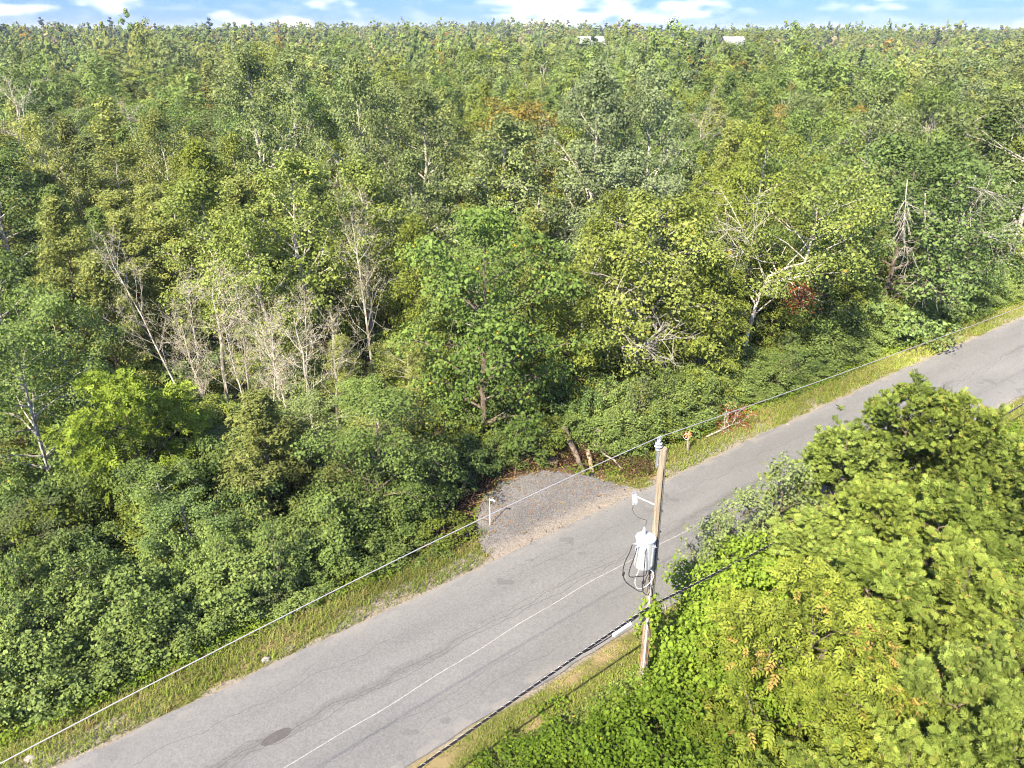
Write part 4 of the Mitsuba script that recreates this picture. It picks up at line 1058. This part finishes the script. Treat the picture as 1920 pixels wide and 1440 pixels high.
dead_limbs(ct, [(16.3, 42.4, 6.4, 1.6, -.4, -.7, 7)], 5, bark='bark_pale')
q = np.random.default_rng(8)
c = np.array([17.6, 41.9, 5.5]) + q.normal(0, 1, (700, 3)) * [.55, .4, .42]
m_ = leaf_mesh(c, unit(q.normal(0, 1, (700, 3))), q.normal(0, 1, (700, 3)), q.uniform(.08, .18, 700), q.uniform(.06, .11, 700), q.random((700, 2)))
add(ct + '__withered_leaves', m_[:2], 'leaf_red', 'clump of red withered leaves on a broken limb', uv=m_[2])

# ------------------------------------------------------------------ the culvert under the pad, the stakes
def ring_tube(a, b, prof, sides=28):
    """A closed-profile tube from a to b: prof = [(t along, radius), ...] out and back."""
    a, b = np.array(a, float), np.array(b, float)
    d = unit(b - a); u = unit(np.cross(d, [0, 0, 1.])); w = np.cross(d, u)
    an = np.arange(sides) * 2 * np.pi / sides
    V = np.array([a + d * t + r * (np.cos(x) * u + np.sin(x) * w) for t, r in prof for x in an])
    k = len(prof)
    i, j = np.meshgrid(np.arange(k - 1), np.arange(sides), indexing='ij')
    q = np.stack([i * sides + j, i * sides + (j + 1) % sides, (i + 1) * sides + (j + 1) % sides, (i + 1) * sides + j], -1).reshape(-1, 4)
    return V, q
c0, c1 = [*xy(13.3, 22.15), -.33], [*xy(21.35, 22.40), -.33]
Lc = 8.05
prof = [(t, .265 + .016 * math.sin(t * 2 * math.pi / .085)) for t in np.arange(0, Lc, .0212)]
prof += [(Lc, .262), (Lc, .235), (0, .235), (0, .262)]
add('culvert_pipe', ring_tube(c0, c1, prof), 'pvc_black', 'black corrugated culvert pipe with both open ends showing under the gravel pad', 'pipe', smooth=50)

def rbox(sx, sy, sz, r=.01):
    m = trimesh.creation.box([sx, sy, sz])
    return m
def at_box(x, y, z, sx, sy, sz, rz=0., tilt=None):
    m = rbox(sx, sy, sz)
    M = T().translate([x, y, z]).rotate([0, 0, 1], rz)
    if tilt: M = M.rotate(tilt[0], tilt[1])
    m.apply_transform(np.array(M.matrix)); return m
sx_, sy_ = -.99, 26.32
zg_ = gz(sx_, sy_)
k = name_of('survey_stake')
add(k + '__post', tubes([(np.array([[sx_, sy_, zg_ - .2], [sx_, sy_, zg_ + .8], [sx_ - .01, sy_, zg_ + 1.5]]), np.array([.028, .026, .024]))], 6), 'stake_white')
fl = np.array([[0, 0, 0], [.10, .02, .01], [.17, -.01, -.03], [.24, .02, -.10], [0, 0, -.10], [.10, .03, -.10], [.16, 0, -.14], [.22, .02, -.19]]) + [sx_ + .02, sy_ - .02, zg_ + 1.49]
add(k + '__ribbon', (fl, np.array([[0, 1, 5, 4], [1, 2, 6, 5], [2, 3, 7, 6]])), 'tape_blue')
tag(k, 'thin white stake with a fluttering ribbon, standing on the gravel pad', 'stake')
px_, py_ = 9.37, 32.75
zg_ = gz(px_, py_)
k = name_of('wooden_stake')
top_ = np.array([px_ - .16, py_ + .06, zg_ + 1.12])
add(k + '__post', tubes([(np.array([[px_, py_, zg_ - .2], [px_ - .08, py_ + .03, zg_ + .5], top_]), np.array([.062, .058, .055]))], 8), 'old_wood', smooth=40)
q = np.random.default_rng(21)
rib = []
for a_ in range(9):
    an = a_ / 9 * 2 * np.pi
    p0 = top_ + [.07 * math.cos(an), .07 * math.sin(an), -.06]
    d = unit(np.array([math.cos(an), math.sin(an), q.normal(.1, .5)]))
    pts = np.array([p0, p0 + d * .11 + [0, 0, .05], p0 + d * .19 - [0, 0, .03]])
    sd_ = np.array([-math.sin(an), math.cos(an), .3]) * .035
    rib.append((np.vstack([pts - sd_, pts + sd_]), np.array([[0, 1, 4, 3], [1, 2, 5, 4]])))
V = np.vstack([r[0] for r in rib]); F = np.vstack([r[1] + 6 * i for i, r in enumerate(rib)])
add(k + '__ribbon', (V, F), 'tape_orange')
an = np.linspace(0, 2 * np.pi * 1.7, 26)
add(k + '__cord', tubes([(np.c_[top_[0] - .02 + .17 * np.cos(an), top_[1] - .05 + .05 * np.sin(an), top_[2] - .16 + .15 * np.sin(an)], .012)], 5), 'white_cable')
tag(k, 'short leaning wooden stake with orange ribbon and a loop of white cord', 'stake')

# ------------------------------------------------------------------ the utility pole and what it carries
BX, BY = 4.50, 17.78
BZ = gz(BX, BY)
def pole(z, dx=0., dy=0.):
    return np.array([BX - .015 * z + dx, BY + .004 * z + dy, z])
def spline(pts, n=24):
    from scipy.interpolate import CubicSpline
    p = np.array(pts, float)
    t = np.r_[0, np.cumsum(np.linalg.norm(np.diff(p, axis=0), axis=1))]
    return CubicSpline(t, p)(np.linspace(0, t[-1], n))
def lathe(prof, at_, axis=(0, 0, 1), sides=28):
    """prof = [(radius, height along axis), ...]"""
    d = unit(np.array(axis, float)); ref = np.array([1., 0, 0]) if abs(d[2]) > .7 else np.array([0, 0, 1.])
    u = unit(np.cross(d, ref)); w = np.cross(d, u)
    an = np.arange(sides) * 2 * np.pi / sides
    V = np.array([np.array(at_) + d * h + r * (np.cos(x) * u + np.sin(x) * w) for r, h in prof for x in an])
    i, j = np.meshgrid(np.arange(len(prof) - 1), np.arange(sides), indexing='ij')
    return V, np.stack([i * sides + j, i * sides + (j + 1) % sides, (i + 1) * sides + (j + 1) % sides, (i + 1) * sides + j], -1).reshape(-1, 4)

k = name_of('utility_pole')
zs = np.linspace(BZ - .3, 9.2, 30)
g = np.random.default_rng(50)
pr = [(.136 - .0022 * z + g.normal(0, .0012), z - zs[0]) for z in zs] + [(.108, zs[-1] - zs[0] + .012), (.001, zs[-1] - zs[0] + .014)]
ax_ = pole(9.2) - pole(zs[0])
add(k + '__shaft', lathe(pr, pole(zs[0]), ax_, 24), 'pole_wood', smooth=50)
cd = lambda z: pole(z, -.045, -.145)
add(k + '__conduit', tubes([(np.array([cd(z) for z in np.linspace(BZ - .1, 4.9, 8)]), .034)], 12), 'conduit_grey', 'light grey conduit running down the front of the pole', smooth=50)
add(k + '__ground_wire', tubes([(np.array([pole(z, .03, -.14) for z in np.linspace(BZ - .1, 8.6, 10)]), .008)], 6), 'black_rubber')
for z in (.9, 2.0, 3.1, 4.2, 4.8):
    c = pole(z, -.045, -.150)
    add(k + '__strap', at_box(c[0], c[1], c[2], .13, .05, .03), 'galvanised')
for z, dx, dy in ((8.78, .125, .0), (8.25, .125, -.02), (7.02, .125, -.02), (6.25, .128, -.02), (5.2, .13, -.02)):
    c = pole(z)
    add(k + '__bolt', lathe([(.001, .03), (.02, .03), (.02, .0), (.034, 0), (.034, -.012), (.012, -.014), (.012, -.03)], c + [dx, dy, 0], (1, -.2, 0), 8), 'galvanised')
tag(k, 'tall tan wooden utility pole standing on the near bank', 'utility pole')

k = name_of('line_insulator')
ib = pole(9.15, -.155, -.01)
br = at_box(*pole(8.88, -.15, -.01), .055, .10, .62)
add(k + '__bracket', trimesh.util.concatenate([br, at_box(*pole(9.16, -.15, -.01), .15, .15, .03), at_box(*pole(8.66, -.135, -.01), .06, .13, .04)]), 'galvanised')
add(k + '__sheds', lathe([(.02, 0), (.05, .0), (.055, .03), (.04, .05), (.045, .07), (.115, .10), (.118, .115), (.05, .13), (.048, .165), (.105, .195), (.108, .21), (.048, .225), (.045, .27), (.06, .28), (.06, .31), (.035, .33), (.05, .35), (.03, .375), (.001, .38)], ib + [0, 0, .02], sides=24), 'insulator_grey', smooth=50)
add(k + '__wire_clamp', at_box(ib[0], ib[1], ib[2] + .41, .16, .06, .05, 35.9), 'aluminium')
tag(k, 'grey ribbed insulator on a steel bracket at the pole top', 'insulator')

DV = np.array([CA, SA, 0])
w0 = ib + [0, 0, .43]
tl, tr_ = np.linspace(-36, 0, 60), np.linspace(0, 60, 80)
left = np.array([w0 + DV * t + [0, 0, -.012 * abs(t) - .0031 * t * t] for t in tl])
right = np.array([w0 + DV * t + [0, 0, -.066 * t + .0005 * t * t] for t in tr_])
def twist(line, r, amp, turns, ph=0.):
    t = np.linspace(0, 1, len(line)); return line
add('power_line', tubes([(np.vstack([left, right[1:]]), .0125)], 8), 'aluminium', 'bright aluminium wire running along the road over the pole top', 'wire', smooth=60)

# transformer
k = name_of('transformer')
tc = pole(0, -.36, -.235)
tz0 = 5.12
ta = lambda z: np.array([tc[0] - .015 * z, tc[1] + .004 * z, z])
add(k + '__tank', lathe([(.001, 0), (.25, 0), (.272, .012), (.285, .04), (.288, .06), (.288, 1.03), (.30, 1.035), (.30, 1.06), (.288, 1.062)], ta(tz0), sides=40), 'white_enamel', smooth=40)
add(k + '__lid', lathe([(.288, 1.064), (.312, 1.066), (.315, 1.085), (.30, 1.10), (.20, 1.135), (.10, 1.15), (.001, 1.153)], ta(tz0), sides=40), 'white_enamel', smooth=40)
fins = []
for a_ in range(-4, 5):
    an = math.radians(-20 + a_ * 7)
    c = ta(tz0 + .50)
    fins.append(at_box(c[0] + .30 * math.cos(an), c[1] + .30 * math.sin(an), c[2], .05, .014, .72, math.degrees(an)))
add(k + '__cooling_fins', trimesh.util.concatenate(fins), 'white_enamel')
bb = ta(tz0 + 1.14) + [-.05, .03, 0]
add(k + '__bushing', lathe([(.06, 0), (.06, .02), (.045, .03), (.065, .05), (.045, .075), (.06, .10), (.042, .125), (.058, .15), (.04, .175), (.052, .20), (.034, .225), (.034, .27), (.022, .275), (.022, .32), (.001, .325)], bb, sides=18), 'porcelain', smooth=50)
lug = []
for an in (196, 224, 262, 318):
    r_ = math.radians(an)
    p = ta(tz0 + .90) + [.29 * math.cos(r_), .29 * math.sin(r_), 0]
    o = np.array([math.cos(r_), math.sin(r_), 0])
    lug.append((p, o))
    add(k + '__terminal', lathe([(.001, 0), (.042, 0), (.042, .03), (.028, .04), (.038, .055), (.026, .07), (.026, .10), (.014, .105), (.014, .14), (.001, .142)], p - o * .01, o + [0, 0, .15], 12), 'galvanised', smooth=50)
for z in (.86, .22):
    add(k + '__hanger', at_box(*(ta(tz0 + z) * .45 + pole(tz0 + z) * .55), .10, .30, .07, 33), 'galvanised')
def cable(pts, r, bs, nm='cable'):
    add(k + '__' + nm, tubes([(spline(pts, 30), r)], 8), bs, smooth=60)
L0, L1, L2, L3 = [p + o * .13 for p, o in lug]
d0, d1, d2 = [np.array(v) for v in ((-.23, -.09, 0), (-.14, -.14, 0), (.02, -.12, 0))]
end = pole(4.75, -.10, -.16)
cable([L0, L0 + d0 * .25 + [0, 0, -.25], L0 + d0 + [0, 0, -.95], L0 + d0 + [.06, -.03, -1.25], ta(4.35) + [-.28, -.12, .0], ta(4.18) + [.0, -.12, 0], end + [-.12, -.05, -.15], end], .014, 'black_rubber')
cable([L1, L1 + d1 * .3 + [0, 0, -.25], L1 + d1 + [0, 0, -.98], ta(4.95) + [-.16, -.30, .0], ta(4.88) + [.0, -.26, .05], ta(5.1) + [.1, -.1, -.05]], .014, 'black_rubber')
cable([L2, L2 + d2 * .3 + [0, 0, -.3], L2 + d2 * .6 + [0, 0, -.9], ta(4.75) + [-.02, -.3, .0], ta(4.3) + [.02, -.28, 0], ta(4.12) + [.2, -.2, 0], end + [-.02, -.06, -.2], end + [.02, 0, .1]], .014, 'black_rubber')
cable([ta(5.1) + [-.12, -.1, 0], ta(4.9) + [-.20, -.16, 0], ta(4.6) + [-.25, -.2, 0], ta(4.38) + [-.14, -.2, 0], ta(4.45) + [.07, -.2, 0], ta(5.08) + [.1, -.12, 0]], .009, 'white_cable', 'bonding_wire')
for p in (L0 + d0 + [.02, -.01, -1.05], ta(4.72) + [-.02, -.3, 0]):
    add(k + '__splice', lathe([(.001, -.07), (.032, -.06), (.04, 0), (.032, .06), (.001, .07)], p, (.3, .1, 1), 10), 'black_rubber', smooth=50)
add(k + '__nameplate', at_box(*(ta(tz0 + .16) + [-.17, -.236, 0]), .09, .006, .05, -36), 'galvanised')
tag(k, 'white cylindrical transformer with looping black cables on the utility pole', 'transformer')

# fuse cutout on its arm
k = name_of('fuse_cutout')
a0 = pole(7.22, -.11, .02); a1 = pole(7.36, -.60, .22)
add(k + '__arm', tubes([(np.array([a0, a1]), .026)], 10), 'white_enamel', smooth=50)
cb = a1 + [-.05, .02, -.05]
add(k + '__insulator', lathe([(.001, -.22), (.045, -.22), (.05, -.19), (.035, -.17), (.075, -.14), (.036, -.11), (.075, -.07), (.036, -.04), (.075, .0), (.036, .03), (.075, .07), (.036, .10), (.06, .13), (.04, .16), (.04, .20), (.001, .20)], cb, (-.12, 0, 1), 18), 'porcelain', smooth=50)
add(k + '__fuse_tube', tubes([(np.array([cb + [-.10, -.05, .20], cb + [-.06, -.06, -.20]]), .02)], 8), 'conduit_grey')
add(k + '__top_clip', at_box(*(cb + [-.06, -.03, .21]), .16, .05, .025, 20), 'galvanised')
add(k + '__bottom_clip', at_box(*(cb + [-.03, -.03, -.21]), .13, .05, .025, 20), 'galvanised')
add(k + '__lead_wire', tubes([(spline([cb + [-.03, -.04, -.22], cb + [-.06, -.06, -.42], cb + [.10, -.14, -.62], bb + [.06, .04, .50], bb + [0, 0, .32]], 24), .007)], 6), 'black_rubber')
tag(k, 'white fuse cutout on a short arm above the transformer', 'fuse cutout')

# the dark cable bundle lower on the pole
c0 = pole(3.40, -.03, -.20)
tl, tr_ = np.linspace(-30, 0, 70), np.linspace(0, 44, 90)
cl = np.array([c0 + DV * t + [0, 0, -.075 * abs(t) - .0035 * t * t] for t in tl])
cr = np.array([c0 + DV * t + [0, 0, -.090 * t + .0014 * t * t] for t in tr_])
main = np.vstack([cl, cr[1:]])
k = name_of('cable_bundle')
add(k + '__cable', tubes([(main, .026)], 8), 'cable_black', smooth=60)
sg = 1 - np.exp(-((np.arange(len(main)) - 66) / 5.) ** 2)
add(k + '__messenger_wire', tubes([(main + [0, 0, .052], .010)], 6), 'cable_black', smooth=60)
t = np.linspace(0, 1, 2600)
core = np.stack([np.interp(t * (len(main) - 1), np.arange(len(main)), main[:, q]) for q in range(3)], 1)
nn_ = np.array([-SA, CA, 0])
ph = t * 74 * 2 * np.pi / .28
add(k + '__lashing_wire', tubes([(core + [0, 0, .02] + (np.cos(ph)[:, None] * nn_ + np.sin(ph)[:, None] * np.array([0, 0, 1.])) * .040, .004)], 3), 'conduit_grey')
add(k + '__clamp', at_box(*(c0 + [0, .05, .03]), .16, .14, .09, 35.9), 'galvanised')
loop = np.array([c0 + DV * t_ + [0, 0, -.075 * abs(t_) - .0035 * t_ * t_] for t_ in np.linspace(-2.9, -.25, 14)])
loop -= np.outer(np.sin(np.linspace(0, np.pi, 14)) ** .7, [.02, .02, .13])
add(k + '__loop', tubes([(loop, .016)], 8), 'cable_black', smooth=60)
tag(k, 'dark lashed cable bundle along the near side of the road', 'cable')
k = name_of('splice_case')
sc0 = c0 + DV * -1.62 + [0, 0, -.075 * 1.62 - .13]; sdir = unit(DV + [0, 0, .075])
add(k + '__shell', lathe([(.001, 0), (.055, 0), (.072, .02), (.078, .05), (.078, .74), (.072, .77), (.055, .79), (.001, .79)], sc0, sdir, 20), 'case_grey', smooth=50)
for t_ in (.02, .72):
    add(k + '__end_cap', lathe([(.078, 0), (.088, .005), (.088, .05), (.078, .055)], sc0 + sdir * t_, sdir, 20), 'case_grey', smooth=40)
for t_ in (.1, .68):
    add(k + '__hanger', at_box(*(sc0 + sdir * t_ + [0, 0, .10]), .03, .03, .12), 'galvanised')
tag(k, 'grey cylindrical splice case hanging from the dark cable beside the pole', 'splice case')

# vine climbing the pole
k = name_of('climbing_vine')
g = np.random.default_rng(61)
st, lc, ln_ = [], [], []
for q in range(5):
    ph = g.uniform(0, 6.28); zt = g.uniform(2.3, 3.8)
    zz = np.linspace(BZ, zt, 16)
    st.append((np.array([pole(z, .15 * math.cos(ph + z * .8), .15 * math.sin(ph + z * .8)) for z in zz]), np.linspace(.012, .005, 16)))
add(k + '__stem', tubes(st, 5), 'bark_red')
n_ = 430
zc = np.where(g.random(n_) < .62, g.normal(3.25, .28, n_), g.uniform(1.2, 3.4, n_)); an = np.where(zc > 2.9, g.normal(-.3, 1.3, n_), g.normal(.1, .7, n_))
rr_ = .16 + np.abs(g.normal(0, .09, n_)) * (1 + .9 * (np.abs(zc - 3.25) < .4))
c = np.stack([BX - .015 * zc + rr_ * np.cos(an), BY + rr_ * np.sin(an), zc], 1)
o = np.c_[np.cos(an), np.sin(an), .8 + 0 * an]
m_ = leaf_mesh(c, unit(o + g.normal(0, .5, (n_, 3))), unit(g.normal(0, .5, (n_, 3)) - [0, 0, 1.]), g.uniform(.08, .15, n_), g.uniform(.08, .14, n_), g.random((n_, 2)), .1)
add(k + '__leaves', m_[:2], 'leaf_vine', uv=m_[2])
tag(k, 'green vine wound around the utility pole at the dark cable', 'vine')

# ------------------------------------------------------------------ farm buildings far off among the trees
def barn(x, y, w, d, hw, hr, rot, label):
    k = name_of('barn')
    z0 = gz(x, y)
    M = np.array(T().translate([x, y, z0]).rotate([0, 0, 1], rot).matrix)
    tf = lambda v: np.asarray(v, float) @ M[:3, :3].T + M[:3, 3]
    a, b = w / 2, d / 2
    V = [(-a, -b, -2), (a, -b, -2), (a, b, -2), (-a, b, -2), (-a, -b, hw), (a, -b, hw), (a, b, hw), (-a, b, hw), (-a, 0, hr), (a, 0, hr)]
    F = [(0, 1, 5), (0, 5, 4), (2, 3, 7), (2, 7, 6), (1, 2, 6), (1, 6, 5), (5, 6, 9), (3, 0, 4), (3, 4, 7), (4, 8, 7)]
    add(k + '__wall', (tf(V), np.array(F)), 'barn_wall')
    R = [(-a - .5, -b - .5, hw - .25), (a + .5, -b - .5, hw - .25), (a + .5, 0, hr + .06), (-a - .5, 0, hr + .06), (-a - .5, b + .5, hw - .25), (a + .5, b + .5, hw - .25)]
    R2 = [(x_, y_, z_ + .2) for x_, y_, z_ in R]
    add(k + '__roof', (tf(R + R2), np.array([(6, 7, 8, 9), (9, 8, 11, 10), (0, 1, 7, 6), (4, 10, 11, 5), (0, 6, 9, 3), (3, 9, 10, 4), (1, 2, 8, 7), (2, 5, 11, 8)])), 'barn_metal')
    for t_ in (-.25, .25):
        add(k + '__door', (tf([(t_ * w - 1.6, -b - .06, 0), (t_ * w + 1.6, -b - .06, 0), (t_ * w + 1.6, -b - .06, 3.6), (t_ * w - 1.6, -b - .06, 3.6)]), np.array([[0, 1, 2, 3]])), 'galvanised')
    tag(k, label, 'barn')
for bx, by, bw, lab in BARNS:
    barn(bx, by, bw * .7, 8, max(4., 14.6 - gz(bx, by)), max(6., 17.4 - gz(bx, by)), 8, lab)

# ------------------------------------------------------------------ the light summer haze of the air
HZ = 3.0 + max(float(G[..., 2].max()), max(gz(x, y) + 1.06 * h for _, _, x, y, h, _ in forest))
print('haze top', HZ, 'ground', float(G[..., 2].min()))
scene['air'] = {'type': 'homogeneous', 'albedo': rgb(.94, .95, .96), 'sigma_t': rgb(.00011, .000125, .00015)}
scene['haze'] = {'type': 'cube', 'to_world': T().translate([0, 0, HZ / 2 - 21.5]).scale([5400, 5400, HZ / 2 + 21.5]), 'bsdf': {'type': 'null'}, 'interior': {'type': 'ref', 'id': 'air'}}
scene['camera']['medium'] = {'type': 'ref', 'id': 'air'}
tag('haze', kind='stuff')
